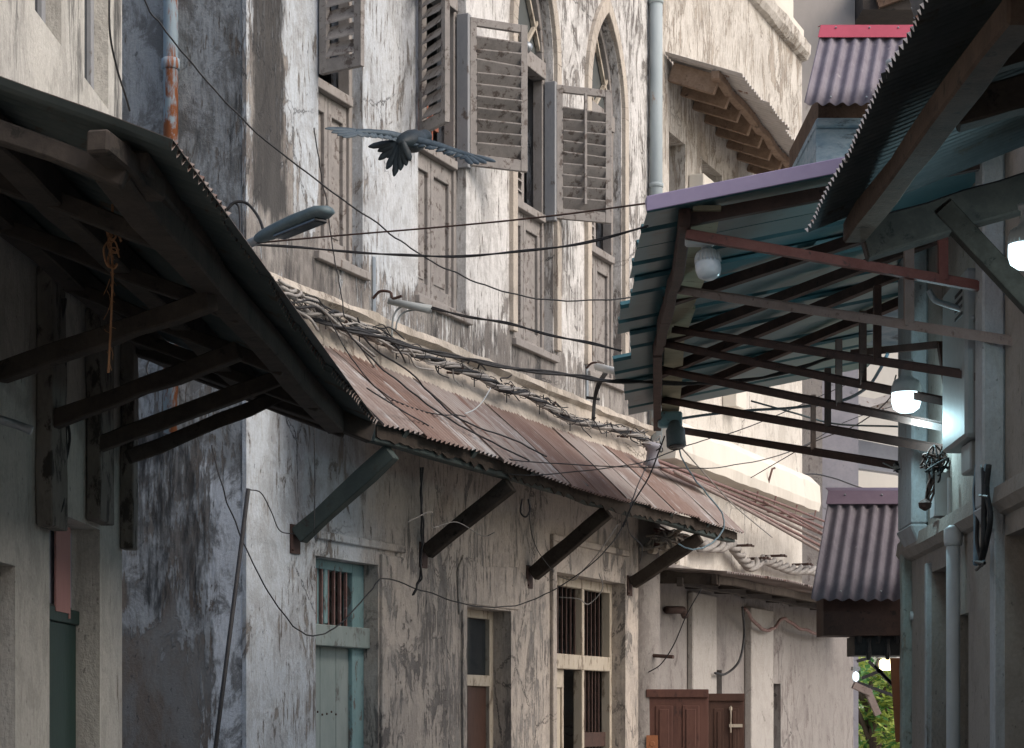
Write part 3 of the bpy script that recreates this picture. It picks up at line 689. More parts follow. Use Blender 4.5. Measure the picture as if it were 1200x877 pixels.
# ------------------------------------------------------------------ left house in the foreground
lh = thing('corner_house', 'shaded plain plastered house at the left edge, with a dark green door behind deep jambs', 'building', L.p(-1, 0, 0))
la = lambda x: L.a(x)
aend = la(143)
wl1 = (la(41), la(72)); wl2 = (la(99), la(127))
door = (la(58), la(117))
bm = NB(); wall(bm, L, -9.6, aend, 0, 8, [(*wl1, 4.18, 5.6), (*wl2, 4.18, 5.6), (*door, 0, 2.38), (la(-90), la(18), 0, 2.13)], th=.12)
part('wall', bm, M['left'], lh, recalc=False)
bm = NB(); fbox(bm, L, -9.6, aend, -3.2, -3.0, 0, 8); fbox(bm, L, aend - .2, aend, -3.0, -.121, 0, 8); fbox(bm, L, -9.5, aend - .2, -3.0, -2.9, 2.42, 2.5); part('rear_wall', bm, M['left'], lh)
bm = NB(); fbox(bm, L, -15 - .1, aend + .05, -3.3, .15, 8, 8.15); part('roof', bm, M['sheetdark'], lh)
for p, q in (wl1, wl2):
    bm = NB(); fbox(bm, L, p, p + .05, -.1, -.06, 4.18, 5.6); fbox(bm, L, q - .05, q, -.1, -.06, 4.18, 5.6); fbox(bm, L, p + .05, q - .05, -.1, -.06, 4.18, 4.24)
    w_ = part('window', bm, M['woodblue'], lh, bevel=.004)
    bm = NB(); fbox(bm, L, p + .05, q - .05, -.09, -.08, 4.24, 5.6); part('pane', bm, M['lens'], w_)
bm = NB(); p, q = door
fbox(bm, L, p + .02, q - .02, -.118, -.095, 0, 1.98); fbox(bm, L, p, q, -.119, -.085, 1.98, 2.04)
dr = part('door', bm, M['greendoor'], lh, bevel=.004)
bm = NB(); lathe(bm, L.p(q - .1, -.095, 1.0), [(.012, 0), (.012, .03), (.03, .035), (.03, .055), (.01, .06)], 10, L.n); part('handle', bm, M['galv'], dr)
bm = NB()
for i in range(2):
    rows = []
    for k in range(7):
        a = p + .05 + (q - p - .1) * k / 6; o = -.100 + .008 * math.sin(k * 1.9 + i)
        rows.append([bm.verts.new(L.p(a, o, z)) for z in (2.05, 2.36)])
    break
for k in range(6): bm.faces.new([rows[k][0], rows[k+1][0], rows[k+1][1], rows[k][1]])
c_ = part('transom_cloth', bm, M['cloth2'], lh, recalc=False); c_.modifiers.new('s', 'SOLIDIFY').thickness = .004
bm = NB(); fbox(bm, L, q - .42, q - .20, -.088, -.080, 2.02, 2.37); fbox(bm, L, q - .20, q - .18, -.11, -.08, 2.0, 2.37); part('pink_panel', bm, M['cloth'], lh)
for x0, x1, yb in ((41, 60, 616), (99, 117, 609), (137, 149, 642)):
    a0, a1 = la(x0), la(x1) ; zb = L.px(x0, yb)[1]
    bm = NB(); bar(bm, L.p((a0 + a1) / 2, .032, zb), L.p((a0 + a1) / 2, .032, 3.25), (a1 - a0) * .96 if x0 < 137 else .10, .06, up=L.n, warp=.003, n=5)
    part('wall_post', bm, M['post'], lh, bevel=.005)
bm = NB(); p_ = L.P(0, 492, .06); q_ = L.P(20, 498, .06); tube(bm, [p_, q_, q_ + Vector((.05, .0, -.02))], .016, 8); part('wall_hook', bm, M['galv'], lh, smooth=True)

# ------------------------------------------------------------------ left awning
EV = [(200,165,4.8),(212,185,4.95),(240,220,5.25),(268,256,5.6),(300,305,6.1),(350,385,7.2),(400,450,8.35),(440,496,9.45)]
ev = [P(*e) for e in EV]
def eave_at(a):
    y = 4.8 + (9.45 - 4.8) * a
    for i in range(len(ev) - 1):
        if ev[i].y <= y <= ev[i+1].y + 1e-6:
            t = (y - ev[i].y) / (ev[i+1].y - ev[i].y); return ev[i].lerp(ev[i+1], t)
    return ev[-1].copy()
def left_pf(lift=0.0):
    def pf(a, b):
        e = eave_at(max(0, min(1, a))); w = Vector((-1.70 + .02 * (e.y - 9), e.y, e.z + .40 * (e.x + 1.70)))
        p = e.lerp(w, b); n = Vector((.37, 0, 1)).normalized(); return p + n * lift, n
    return pf
aw = thing('awning', 'dark corrugated awning with a pale lit rim on rough timbers sloping from the left foreground house over the alley', 'awning', (-1.7, 7.2, 2.6))
edges = [0, .17, .34, .52, .70, .86, 1.0]
for i in range(6):
    bm = NB(); lift = .004 * (i % 2); A = 4.65 * (edges[i+1] - edges[i] + .008)
    corr(bm, left_pf(lift), 0, 6, A, .0665, .0145, a0=edges[i] - (.008 if i else 0), a1=edges[i+1], b0=.0 + [0, .015, -.01, .01, -.012, .0][i], b1=1.0, rag=.03, seed=i + 3, tm=1)  # top and rim faces get a paler sheet: caught light painted in
    part('roof_sheet', bm, [M['sheetdark'], M['rust3']], aw, recalc=False)
pf = left_pf(-.02)
def lp(a, b, dz=0): 
    p, n = pf(a, b); return p + Vector((0, 0, dz))
for nm, b, w, h, dz in (('purlin', .16, .085, .10, -.06), ('purlin', .52, .08, .09, -.055), ('purlin', .90, .08, .09, -.055)):
    bm = NB(); bar(bm, lp(.025, b, dz), lp(.99, b, dz), w, h, warp=.005, n=10); part(nm, bm, M['wooddark'], aw, bevel=.006)
for a in (.02, .20, .40, .62, .82, .985):
    bm = NB(); bar(bm, lp(a, .12, -.09), lp(a, .99, -.09), .05, .05, warp=.006, n=5); part('rafter', bm, M['wooddark'], aw, bevel=.005)
for x, y, tx, ty, td in ((0, 437, 190, 372, 6.35), (62, 493, 232, 430, 7.4), (116, 522, 290, 456, 8.3), (150, 537, 316, 469, 9.1)):
    bm = NB(); p0 = L.P(x, y, .05); p1 = P(tx, ty, td) ; p1 = p1 + (p1 - p0) * .28
    bar(bm, p0, p1, .05, .062, warp=.005, n=6); part('brace', bm, M['wooddark'], aw, bevel=.005)
bm = NB(); bar(bm, P(150, 400, 9.0), P(436, 508, 9.40), .06, .09, warp=.006, n=5); part('end_rafter', bm, M['wooddark'], aw, bevel=.005)
bm = NB(); c = P(130, 172, 4.82); bar(bm, c + Vector((-.02, -.06, .0)), c + Vector((.05, .3, -.03)), .055, .055, warp=.003, n=3); part('timber_stub', bm, M['wooddark'], aw, bevel=.006)
bm = NB(); bar(bm, P(160, 190, 4.95), P(330, 398, 8.2), .05, .055, warp=.008, n=12)
part('edge_timber', bm, M['wooddark'], aw, bevel=.006)
# hanging rope
bm = NB(); rr = random.Random(4); r0 = P(131, 215, 6.0)
main = [P(131, 205, 6), P(132, 250, 6), P(130, 285, 6), P(132, 320, 6), P(130, 380, 6), P(127, 437, 6)]
tube(bm, catmull(main, 10), .0035, 5)
for k in range(7):
    c = P(130 + rr.uniform(-3, 4), 285 + rr.uniform(-18, 22), 6 + rr.uniform(-.01, .01)); ra = rr.uniform(.008, .022); lp_ = [c + Vector((math.cos(t) * ra * rr.uniform(.8, 1.2), rr.uniform(-.01, .01), math.sin(t) * ra * 1.9)) for t in [j * .7 for j in range(9)]]
    tube(bm, catmull(lp_, 3), rr.uniform(.0022, .004), 4)
for k in range(26):
    t = rr.random(); c = main[0].lerp(main[-1], t); q = c + Vector((rr.uniform(-.02, .02), 0, rr.uniform(-.05, .02))); tube(bm, [c, c.lerp(q, .5) + Vector((rr.uniform(-.006, .006), 0, 0)), q], .0009, 3)
solo('rope', bm, M['rope'], 'frayed orange-brown rope with a knot hanging from the left awning timbers', 'rope')

# ------------------------------------------------------------------ rusty awning on the townhouse
ra = thing('awning', 'long rusty corrugated awning along the townhouse front, held by four dark timber braces', 'awning', F.p(0, 0, 3.2))
s0, s1 = F.a(322), 3.62
ez = F.px(440, 498, .70)[1]; ez2 = F.px(860, 624, .70)[1]
def rpf(lift=0.0):
    def pf(a, b):
        s = s0 + (s1 - s0) * a; z_e = ez + (ez2 - ez) * a + .018 * math.sin(a * 9); z_w = 3.80
        p = F.p(s, .70 * (1 - b) + .055 * b, z_e * (1 - b) + z_w * b + .012 * math.sin(b * 3.1))
        n = (F.n * .72 + Vector((0, 0, .7))).normalized(); return p + n * lift, n
    return pf
rr = random.Random(9); LN = s1 - s0; edges = [0]
while edges[-1] < LN - .5: edges.append(edges[-1] + rr.uniform(.52, .68))
edges[-1] = LN
mm = ['rust', 'rust2', 'rust', 'rust3', 'rust', 'rust2', 'rust2', 'rust3', 'rust', 'rust2', 'rust', 'rust']
for i in range(len(edges) - 1):
    a0, a1 = edges[i] / LN - (.01 if i else 0), edges[i+1] / LN
    bm = NB(); corr(bm, rpf(.004 + .005 * (i % 2)), 0, 5, (a1 - a0) * LN, .0635, .0105, a0=a0, a1=a1, b0=rr.uniform(-.05, .05) * (0 if i == len(edges)-2 else 1), b1=1.0, rag=.02, seed=i + 30)
    part('roof_sheet', bm, M[mm[i % len(mm)]], ra, recalc=False)
bm = NB(); bar(bm, F.p(s0, .60, ez - .02), F.p(s1 - .04, .60, ez2 - .02), .07, .10, warp=.010, n=16); part('eave_beam', bm, M['greenwood'], ra, bevel=.006)
bm = NB()
prev = None       # crumbling strip of felt under the eave
for k in range(121):
    t = k / 120; s = s0 + (s1 - s0 - .03) * t; z = ez + (ez2 - ez) * t + .018 * math.sin(t * 9); dz = rr.choice((.05, .055, .06, .07, .085))
    r = [bm.verts.new(F.p(s, o, zz)) for o, zz in ((.652, z + .012), (.652, z - dz), (.644, z - dz), (.644, z + .012))]
    if prev: [bm.faces.new([prev[j], prev[(j+1)%4], r[(j+1)%4], r[j]]) for j in range(4)]
    prev = r
part('eave_felt', bm, M['dullblack'], ra)
for (x, y, tx, ty) in ((350, 637, 470, 532), (500, 655, 607, 568), (624, 680, 731, 597), (741, 690, 842, 617)):
    p0 = F.P(x, y, .03); s = F.px(x, y, .03)[0]; t = (s - s0) / (s1 - s0)
    p1 = F.p(s + .03, .62, ez + (ez2 - ez) * t - .10)
    bm = NB(); bar(bm, p0 + Vector((0, 0, .04)), p1, .085, .10, warp=.004, n=4); part('brace', bm, M['greenwood' if x < 400 else 'dullblack'], ra, bevel=.006)
    bm = NB(); fbox(bm, F, s - .055, s + .055, .001, .012, F.px(x, y, .03)[1] - .06, F.px(x, y, .03)[1] + .11); lathe(bm, F.p(s - .04, .012, F.px(x, y, .03)[1] - .04), [(.01, 0), (.008, .01)], 6, F.n); part('foot_plate', bm, M['iron'], ra)
for k in range(7):
    s = s0 + .35 + k * .98; bm = NB(); t = (s - s0) / (s1 - s0); bar(bm, F.p(s, .05, 3.71), F.p(s, .66, ez + (ez2-ez)*t - .0), .05, .07); part('rafter', bm, M['greenwood'], ra)

# low awning beyond, on the neighbour house
lo = thing('awning', 'low sagging awning with a pale rusty edge and dark underside on the house beyond', 'awning', F.p(6, 0, 2.8))
t0, t1 = 3.03, F.a(975)
zA = F.px(856, 671, .75)[1]; zB = F.px(958, 690, .75)[1]
def lpf(lift=0):
    def pf(a, b):
        s = t0 + (t1 - t0) * a
        z = zA + (zB - zA) * a + .03 * math.sin(a * 5) + .065 * b
        return F.p(s, .75 * (1 - b) + .0 * b, z) + Vector((0,0,lift)), Vector((0,0,1))
    return pf
for i in range(5):
    bm = NB(); corr(bm, lpf(.006 * (i % 2)), 0, 3, (t1 - t0) / 5 + .04, .076, .010, a0=i / 5 - (.01 if i else 0), a1=(i + 1) / 5, b0=rr.uniform(-.04, .04), b1=1, rag=.02, seed=60 + i)
    part('roof_sheet', bm, M['rust3' if i != 2 else 'rust'], lo, recalc=False)
bm = NB(); bar(bm, F.p(t0, .62, zA - .055), F.p(t1, .62, zB - .06), .05, .075, warp=.010, n=12); part('eave_beam', bm, M['dullblack'], lo, bevel=.005)
bm = NB(); bar(bm, F.p(t0 + .04, .02, zA - .01), F.p(t0 + .04, .65, zA - .06), .04, .10, warp=.006, n=4); part('end_board', bm, M['dullblack'], lo, bevel=.005)
bm = NB(); bar(bm, F.p(t0, .30, zA - .06), F.p(t1, .30, zB - .06), .06, .08, warp=.012, n=12); part('purlin', bm, M['wooddark'], lo, bevel=.005)
for k in range(8):
    s = t0 + .2 + k * (t1 - t0 - .3) / 7; z = zA + (zB - zA) * k / 7; bm = NB(); bar(bm, F.p(s, .0, z - .03), F.p(s, .60, z - .05), .05, .07); part('rafter', bm, M['wooddark'], lo)

# balcony awning high on the neighbour house
ba = thing('awning', 'high grey corrugated awning over a balcony, brown rafters underneath', 'awning', F.p(5, 0, 6.8))
qa, qb = F.px(778, 60, .0)[0], F.px(962, 200, .7)[0]
zw = F.px(778, 62, 0)[1]; ze = F.px(866, 84, .72)[1]; ze2 = F.px(955, 200, .72)[1]
def bpf(lift=0):
    def pf(a, b):
        s = qa + (qb - qa) * a; zz_ = ze + (ze2 - ze) * a
        return F.p(s, .72 * (1 - b) + .01 * b, zz_ * (1 - b) + (zz_ + zw - ze) * b) + Vector((0, 0, lift)), (F.n * .35 + Vector((0,0,.94))).normalized()
    return pf
for i in range(4):
    bm = NB(); corr(bm, bpf(.006 * (i % 2)), 0, 3, (qb - qa) / 4 + .03, .076, .010, a0=i / 4 - (.01 if i else 0), a1=(i + 1) / 4, b0=[.0, -.07, -.02, .0][i], b1=1, rag=.03, seed=80 + i)
    part('roof_sheet', bm, M['greysheet'], ba, recalc=False)
for k in range(8):
    t = .05 + k * .125; p0, n_ = bpf(-.07)(t, .98); p1, _ = bpf(-.07)(t, .38)
    bm = NB(); bar(bm, p0 + Vector((0,0,-.05)), p1 + Vector((0,0,-.05)), .06, .17); part('rafter', bm, M['woodtan'], ba, bevel=.005)
bm = NB(); p0, _ = bpf(-.055)(0.01, .36); p1, _ = bpf(-.055)(.99, .36); bar(bm, p0, p1, .07, .07, warp=.01, n=12); part('eave_beam', bm, M['woodtan'], ba, bevel=.005)
bm = NB()
for k in range(26):
    t = .02 + k * .037; p0, _ = bpf(-.028)(t, .36); bar(bm, p0 - F.n * .03, p0 + F.n * .03, .05, .03)
part('spacer_blocks', bm, M['woodpale'], ba)

# ------------------------------------------------------------------ right house
rh = thing('arcade_house', 'grey plastered house at the right edge with white pilasters and dark brown doors', 'building', RW.p(0, 0, 0))
r_ = lambda x: RW.a(x)
r_end = r_(1062); dA = (r_(1111), r_(1090)); dB = (r_(1250), r_(1176))
near_a = -10.6
bm = NB(); wall(bm, RW, near_a, r_end, 0, 4.6, [(r_(1111), r_(1092), 0, 2.37), (r_(1240), r_(1178), 0, 2.39), (r_(1135), r_(1122), 0, 2.1)], th=.28)
part('wall', bm, M['right'], rh, recalc=False)
bm = NB(); fbox(bm, RW, near_a, r_end, -3.2, -3.0, 0, 4.6); fbox(bm, RW, r_end - .2, r_end, -3.0, -.281, 0, 4.6); part('rear_wall', bm, M['right'], rh)
bm = NB(); fbox(bm, RW, near_a, r_end, -3.3, -.02, 4.6, 4.72); part('roof', bm, M['sheetdark'], rh)
for (p, q, t) in ((r_(1111), r_(1092), 2.37), (r_(1240), r_(1178), 2.39)):
    bm = NB(); fbox(bm, RW, p + .02, q - .02, -.25, -.2, 0, t - .3); fbox(bm, RW, p + .02, q - .02, -.245, -.21, t - .27, t)
    for c in range(3):
        aa = p + .08 + c * (q - p - .1) / 3; fbox(bm, RW, aa, aa + (q - p) / 3 - .1, -.2, -.185, .3, t - .5)
    d_ = part('door', bm, M['darkdoor'], rh, bevel=.004)
    bm = NB(); lathe(bm, RW.p(q - .12, -.2, 1.05), [(.012, 0), (.012, .03), (.035, .035), (.035, .06), (.01, .07)], 10, RW.n); part('handle', bm, M['galv'], d_)
bm = NB()
prof_run(bm, RW, near_a, r_end, [(0, 2.62), (.05, 2.60), (.06, 2.53), (.03, 2.49), (0, 2.48)], n=40, jit=.004); part('string_course', bm, M['right'], rh)
for x0, x1, o, z0, mat_ in ((1071, 1088, .09, 2.42, 'white'), (1178.5, 1169, .10, 2.30, 'white')):
    a0, a1 = sorted((r_(x0), r_(x1))); bm = NB(); fbox(bm, RW, a0, a1, .002, o, z0 + .22, 4.55); hexa(bm, [RW.p(a0 + .02, .002, z0 + .08), RW.p(a1 - .02, .002, z0 + .08), RW.p(a1 - .02, o * .6, z0 + .12), RW.p(a0 + .02, o * .6, z0 + .12), RW.p(a0 - .01, .002, z0 + .218), RW.p(a1 + .01, .002, z0 + .218), RW.p(a1 + .01, o + .012, z0 + .218), RW.p(a0 - .01, o + .012, z0 + .218)])
    part('pilaster', bm, M[mat_], rh, bevel=.01)
bm = NB(); a0, a1 = r_(1092) , r_(1086)
fbox(bm, RW, a0 + .01, a0 + .06, -.05, .03, 0, 2.42); part('door_jamb', bm, M['white'], rh, bevel=.005)
bm = NB(); fbox(bm, RW, r_(1178) + .01, r_(1178) + .12, -.05, .045, 0, 2.45); part('door_jamb', bm, M['white'], rh, bevel=.005)
bm = NB(); tube(bm, [RW.P(1117, 640, .06), RW.P(1117, 760, .06), RW.P(1117, 1100, .06)], .034, 12); lathe(bm, RW.P(1117, 640, .06), [(.04, 0), (.045, .02), (.045, .08), (.02, .1)], 12); part('down_pipe', bm, M['pvc'], rh, smooth=True)
bm = NB(); tube(bm, [RW.P(1113, 560, .04), RW.P(1113, 700, .04)], .012, 8); fbox(bm, RW, r_(1112), r_(1106), .0, .07, 2.62, 2.84); part('conduit', bm, M['pvc'], rh)
# corner post of pale green flaking plaster
bm = NB(); fr = CF(11.62); x0, x1 = (1057-600)/FX*11.62, (1075-600)/FX*11.62
bar(bm, Vector(((x0+x1)/2, 11.66, 0)), Vector(((x0+x1)/2, 11.66, 3.75)), x1 - x0, .09, up=(0,1,0), warp=.003, n=20)
part('corner_post', bm, M['palegreen'], rh, bevel=.012)
bm = NB(); p0 = Vector((x0 + .04, 11.58, EYE + (HY-722)/FX*11.6)); tube(bm, [p0, p0 + Vector((.12, -.02, 0))], .022, 10); lathe(bm, p0, [(.026, 0), (.026, .03)], 10, (1, 0, 0)); part('pipe_stub', bm, M['pvc'], rh, smooth=True)
# upper painted gable block carrying the little purple roof
bm = NB(); fr = CF(12.62); X = lambda x, d=12.6: (x - 600) / FX * d; Z = lambda y, d=12.6: EYE + (HY - y) / FX * d
fbox(bm, fr, X(957), X(1130), -1.4, 0, 4.14, Z(150)); part('gable_wall', bm, M['bluewall'], rh)
bm = NB(); fbox(bm, fr, X(956), X(1130), -1.38, .04, Z(150) + .002, Z(139)); part('gable_ledge', bm, M['bluewall'], rh, bevel=.01)
bm = NB(); fbox(bm, fr, X(959), X(1130), -1.3, .02, Z(139) + .002, Z(108)); part('gable_board', bm, M['woodbrown'], rh)
bm = NB(); lathe(bm, Vector((X(1036), 12.3, Z(160))), [(.02, 0), (.07, .02), (.075, .22), (.05, .27), (.035, .30), (.035, .34), (.045, .345), (.045, .37), (.01, .38)], 14); part('vent_pipe', bm, M['pvc'], rh, smooth=True)

def small_roof(label, xt0, xt1, yt, xb0, xb1, yb, dt, db, cap, sheet, group):
    top = [P(xt0, yt, dt), P(xt1, yt, dt)]; bot = [P(xb0, yb, db), P(xb1, yb, db)]
    root = thing('small_roof', label, 'roof', bot[0].lerp(bot[1], .5), group)
    n = ((top[1] - top[0]).cross(bot[0] - top[0])).normalized()
    if n.z < 0: n = -n
    def pf(a, b):
        e = bot[0].lerp(bot[1], a); w = top[0].lerp(top[1], a); return e.lerp(w, b), n
    bm = NB(); A = (bot[1] - bot[0]).length; nw = max(1, round(A / .076))
    corr(bm, pf, 0, 4, A, .076, .013, seed=5); part('roof_sheet', bm, M[sheet], root, recalc=False, smooth=True)
    bm = NB(); u = (top[1] - top[0]).normalized(); dn = (bot[0] - top[0]).normalized()
    h = .12; a_, b_ = top[0] - u * .01 + n * .018, top[1] + n * .018
    hexa(bm, [a_ + dn * h, b_ + dn * h, b_ + dn * h + n * .004, a_ + dn * h + n * .004, a_, b_, b_ + n * .006, a_ + n * .006])
    hexa(bm, [a_, b_, b_ + n * .006, a_ + n * .006, a_ + Vector((0, .12, .03)), b_ + Vector((0, .12, .03)), b_ + Vector((0, .12, .037)), a_ + Vector((0, .12, .037))])
    part('ridge_flashing', bm, M[cap], root, bevel=.004)
    bm = NB(); rr = random.Random(2)
    for x_ in (.25, .6, .9):
        c = pf(x_, .06)[0] + n * .016; lathe(bm, c, [(.007, 0), (.005, .006)], 6, n)
        c = pf(x_ - .1, .955)[0] + n * .026; lathe(bm, c, [(.007, 0), (.005, .006)], 6, n)
    part('roof_screw', bm, M['galv'], root)
    return root
small_roof('small purple corrugated roof with a crimson ridge flashing, high at the upper right', 963, 1075, 33, 942, 1062, 122, 12.75, 12.35, 'redcap', 'purple', 'small purple roofs')
lr = small_roof('small purple corrugated roof with a purple ridge flashing, low beside the pale green corner post', 972, 1095, 578, 950, 1085, 703, 13.3, 12.75, 'purplecap', 'purple', 'small purple roofs')
bm = NB(); fr = CF(12.95); fbox(bm, fr, (965-600)/FX*12.95, (1085-600)/FX*12.95, -.3, 0, EYE + (HY-745)/FX*12.95, EYE + (HY-690)/FX*12.95); part('soffit_board', bm, M['iron'], lr)
bm = NB(); fbox(bm, fr, (1003-600)/FX*12.95, (1085-600)/FX*12.95, -.35, -.05, EYE + (HY-768)/FX*12.95, EYE + (HY-745)/FX*12.95 - .003)
for k in range(5):
    x_ = (1008 + k * 11 - 600) / FX * 12.95; lathe(bm, Vector((x_, 12.98, EYE + (HY - 735 - (k % 2) * 20) / FX * 12.95)), [(.012, -.1), (.02, -.05), (.012, 0), (.018, .03)], 7)
part('hanging_fittings', bm, M['black'], lr)

# ------------------------------------------------------------------ teal canopy with lilac verge
te = thing('canopy', 'teal corrugated canopy with a lilac verge on rusty steel trusses', 'canopy', (2.2, 11.5, 3.9))
EDG = [(760, 243, 8.8), (744, 300, 9.75), (733, 352, 10.95), (727, 395, 12.0), (731, 440, 13.25), (733, 489, 15.1)]
ed = [P(*e) for e in EDG]
def te_eave(t):
    y = 8.8 + (15.1 - 8.8) * t
    for i in range(len(ed) - 1):
        if y <= ed[i+1].y + 1e-6: return ed[i].lerp(ed[i+1], (y - ed[i].y) / (ed[i+1].y - ed[i].y))
    return ed[-1].copy()
def te_pf(lift=0):
    def pf(a, b):
        e = te_eave(max(0, min(1, a))); ln = 2.62 - e.x
        return e + Vector((ln * b, 0, .20 * ln * b + lift)), Vector((-.2, 0, 1)).normalized()
    return pf
NS = 8
for i in range(NS):
    bm = NB(); jx = [0, .0, .012, -.01, .028, -.03, .0, .012][i]
    corr(bm, te_pf(.012 * (i % 2)), 0, 3, 6.3 / NS + .05, .42, .022, a0=i / NS - (.008 if i else 0), a1=(i + 1) / NS, b0=jx, b1=1, kind='box', seed=i)
    part('roof_sheet', bm, M['tealsheet'], te, recalc=False)
bm = NB(); p0 = te_pf(0)(0, 0)[0]; p1 = te_pf(0)(0, 1)[0]; o = Vector((0, -.012, 0))
hexa(bm, [p0 + o + Vector((-.01,0,-.02)), p1 + o + Vector((0,0,-.02)), p1 + Vector((0,-.006,-.02)), p0 + Vector((-.01,-.006,-.02)), p0 + o + Vector((-.01,0,.045)), p1 + o + Vector((0,0,.045)), p1 + Vector((0,.10,.05)), p0 + Vector((-.01,.10,.05))])
part('verge_flashing', bm, M['lilac'], te, bevel=.003)
BM_ = [P(802, 256, 8.95), P(794, 320, 10.1), P(780, 370, 11.2), P(771, 410, 12.3), P(771, 498, 15.0)]
bm = NB()
for i in range(4): bar(bm, BM_[i], BM_[i+1] + (BM_[i+1] - BM_[i]).normalized() * .03, .055, .08, warp=.006, n=3)
part('eave_beam', bm, M['iron'], te, bevel=.005)
bm = NB()
for i in range(4):
    a, b = BM_[i] + Vector((.10, 0, .045)), BM_[i+1] + Vector((.09, 0, .045)); bar(bm, a, b, .12, .02, warp=.004, n=2)
part('underside_sheet', bm, M['yellowsheet'], te)  # stands for a yellowish underside sheet, built as a flat board
TR = [((804, 275, 9.0), (1182, 342, 9.05), .034, 'ironred'), ((785, 339, 10.5), (1206, 404, 8.75), .034, 'ironpale'), ((790, 387, 11.65), (1190, 449, 8.98), .032, 'iron'),
      ((770, 402, 12.05), (1124, 475, 10.1), .034, 'iron'), ((770, 433, 12.97), (1119, 504, 10.17), .034, 'iron'), ((770, 468, 14.2), (1106, 528, 10.45), .036, 'iron'), ((798, 505, 15.2), (1056, 547, 11.62), .036, 'iron')]
tops = [((804, 262, 9.0), (1150, 170, 9.05)), ((780, 375, 11.0), (1100, 290, 9.6)), ((775, 415, 12.2), (1100, 340, 10.3)), ((773, 445, 13.2), (1085, 375, 11.0)), ((775, 470, 14.4), (1040, 405, 12.2))]
for i, (a, b, w, mt) in enumerate(TR):
    bm = NB(); p0, p1 = P(*a), P(*b)
    bar(bm, p0, p1, w, w * 1.05, warp=.0015, n=6); bar(bm, p0 + Vector((0, w*.5, w*.25)), p1 + Vector((0, w*.5, w*.25)), w * .2, w * 1.3)
    part('truss_chord', bm, M[mt], te)
for a, b in tops:
    p0, p1 = P(*a), P(*b)
    def under(p):
        t = (p.y - 8.8) / 6.3; e = te_eave(max(0, min(1, t))); return Vector((p.x, p.y, e.z + .20 * (p.x - e.x) - .045))
    bm = NB(); bar(bm, under(p0), under(Vector((2.5, p1.y, 0))), .045, .055); part('roof_joist', bm, M['iron'], te)
for ci, x, y0, mt, w in ((1, 1065, 290, 'ironpale', .042), (0, 1105, 236, 'ironred', .04), (2, 1028, 335, 'iron', .036), (3, 1011, 365, 'iron', .036), (4, 983, 398, 'iron', .034), (5, 970, 432, 'iron', .034), (6, 953, 463, 'ironpale', .03)):
    a, b = P(*TR[ci][0]), P(*TR[ci][1]); rx = (x - 600) / FX; t = (rx * a.y - a.x) / ((b.x - a.x) - rx * (b.y - a.y)); p = a.lerp(b, t)
    bm = NB(); bar(bm, p, Vector((p.x, p.y, EYE + (HY - y0) / FX * p.y)), w, w); part('truss_post', bm, M[mt], te)
bm = NB(); bar(bm, P(1118, 380, 10.2), P(1118, 506, 10.15), .036, .036); bar(bm, P(1000, 414, 11.6), P(1102, 404, 10.4), .036, .036); bar(bm, P(1102, 404, 10.4), P(1118, 508, 10.2), .03, .03); part('wall_frame', bm, M['iron'], te)

# ------------------------------------------------------------------ near right awning
na_ = thing('awning', 'near black corrugated awning with a toothed edge at the upper right, on thick brown timbers', 'awning', (2.2, 6.3, 3.7))
E2 = [P(1170, -170, 4.45), P(1058, 48, 5.85), P(1010, 150, 6.75), P(944, 273, 8.0)]
def ne(t):
    y = 4.45 + (8.0 - 4.45) * t
    for i in range(3):
        if y <= E2[i+1].y + 1e-6: return E2[i].lerp(E2[i+1], (y - E2[i].y) / (E2[i+1].y - E2[i].y))
    return E2[-1].copy()
def npf(lift=0):
    def pf(a, b):
        e = ne(max(0, min(1, a))); ln = 2.25 - e.x
        return e + Vector((ln * b, 0, .40 * ln * b + lift)), Vector((-.37, 0, .93)).normalized()
    return pf
for i in range(4):
    bm = NB(); corr(bm, npf(.005 * (i % 2)), 0, 4, 3.55 / 4 + .04, .055, .011, a0=i / 4 - (.012 if i else 0), a1=(i + 1) / 4, b0=[.0, .012, -.01, .0][i], b1=1, rag=.02, seed=i + 90, tm=1)  # upper faces and teeth coloured paler for the light they catch
    part('roof_sheet', bm, [M['sheetnear'], M['greysheet']], na_, recalc=False)
bm = NB(); bar(bm, P(1001, 272, 8.02), P(1200, 8, 5.3), .09, .085, warp=.004, n=8); part('purlin', bm, M['woodnear'], na_, bevel=.008)
bm = NB(); bar(bm, P(1010, 284, 8.06), P(1215, 222, 8.0), .11, .15, warp=.005, n=5); part('cross_beam', bm, M['wooddark'], na_, bevel=.008)
bm = NB(); bar(bm, P(1118, 133, 6.35), P(1240, 100, 6.3), .10, .11, warp=.005, n=4); part('cross_beam', bm, M['wooddark'], na_, bevel=.008)
bm = NB(); bar(bm, P(1104, 244, 8.0), P(1214, 362, 8.0), .07, .08); part('brace', bm, M['dullblack'], na_, bevel=.004)
bm = NB(); bar(bm, P(1165, 70, 5.9), P(1300, 30, 5.9), .06, .07); part('rafter', bm, M['wooddark'], na_)
bm = NB()
def spf(a, b): return P(1062 + 22 * b, -10 + 30*a, 5.5 + .2*a) , Vector((-.3, -.3, .9)).normalized()
corr(bm, lambda a, b: (P(1060 + 30 * b + 12 * (a), -25 + 50 * a - 20 * b, 5.55 + .25 * a), Vector((-.37, 0, .93))), 0, 2, .25, .06, .010, seed=4)
part('sheet_scrap', bm, M['galv'], na_, recalc=False)
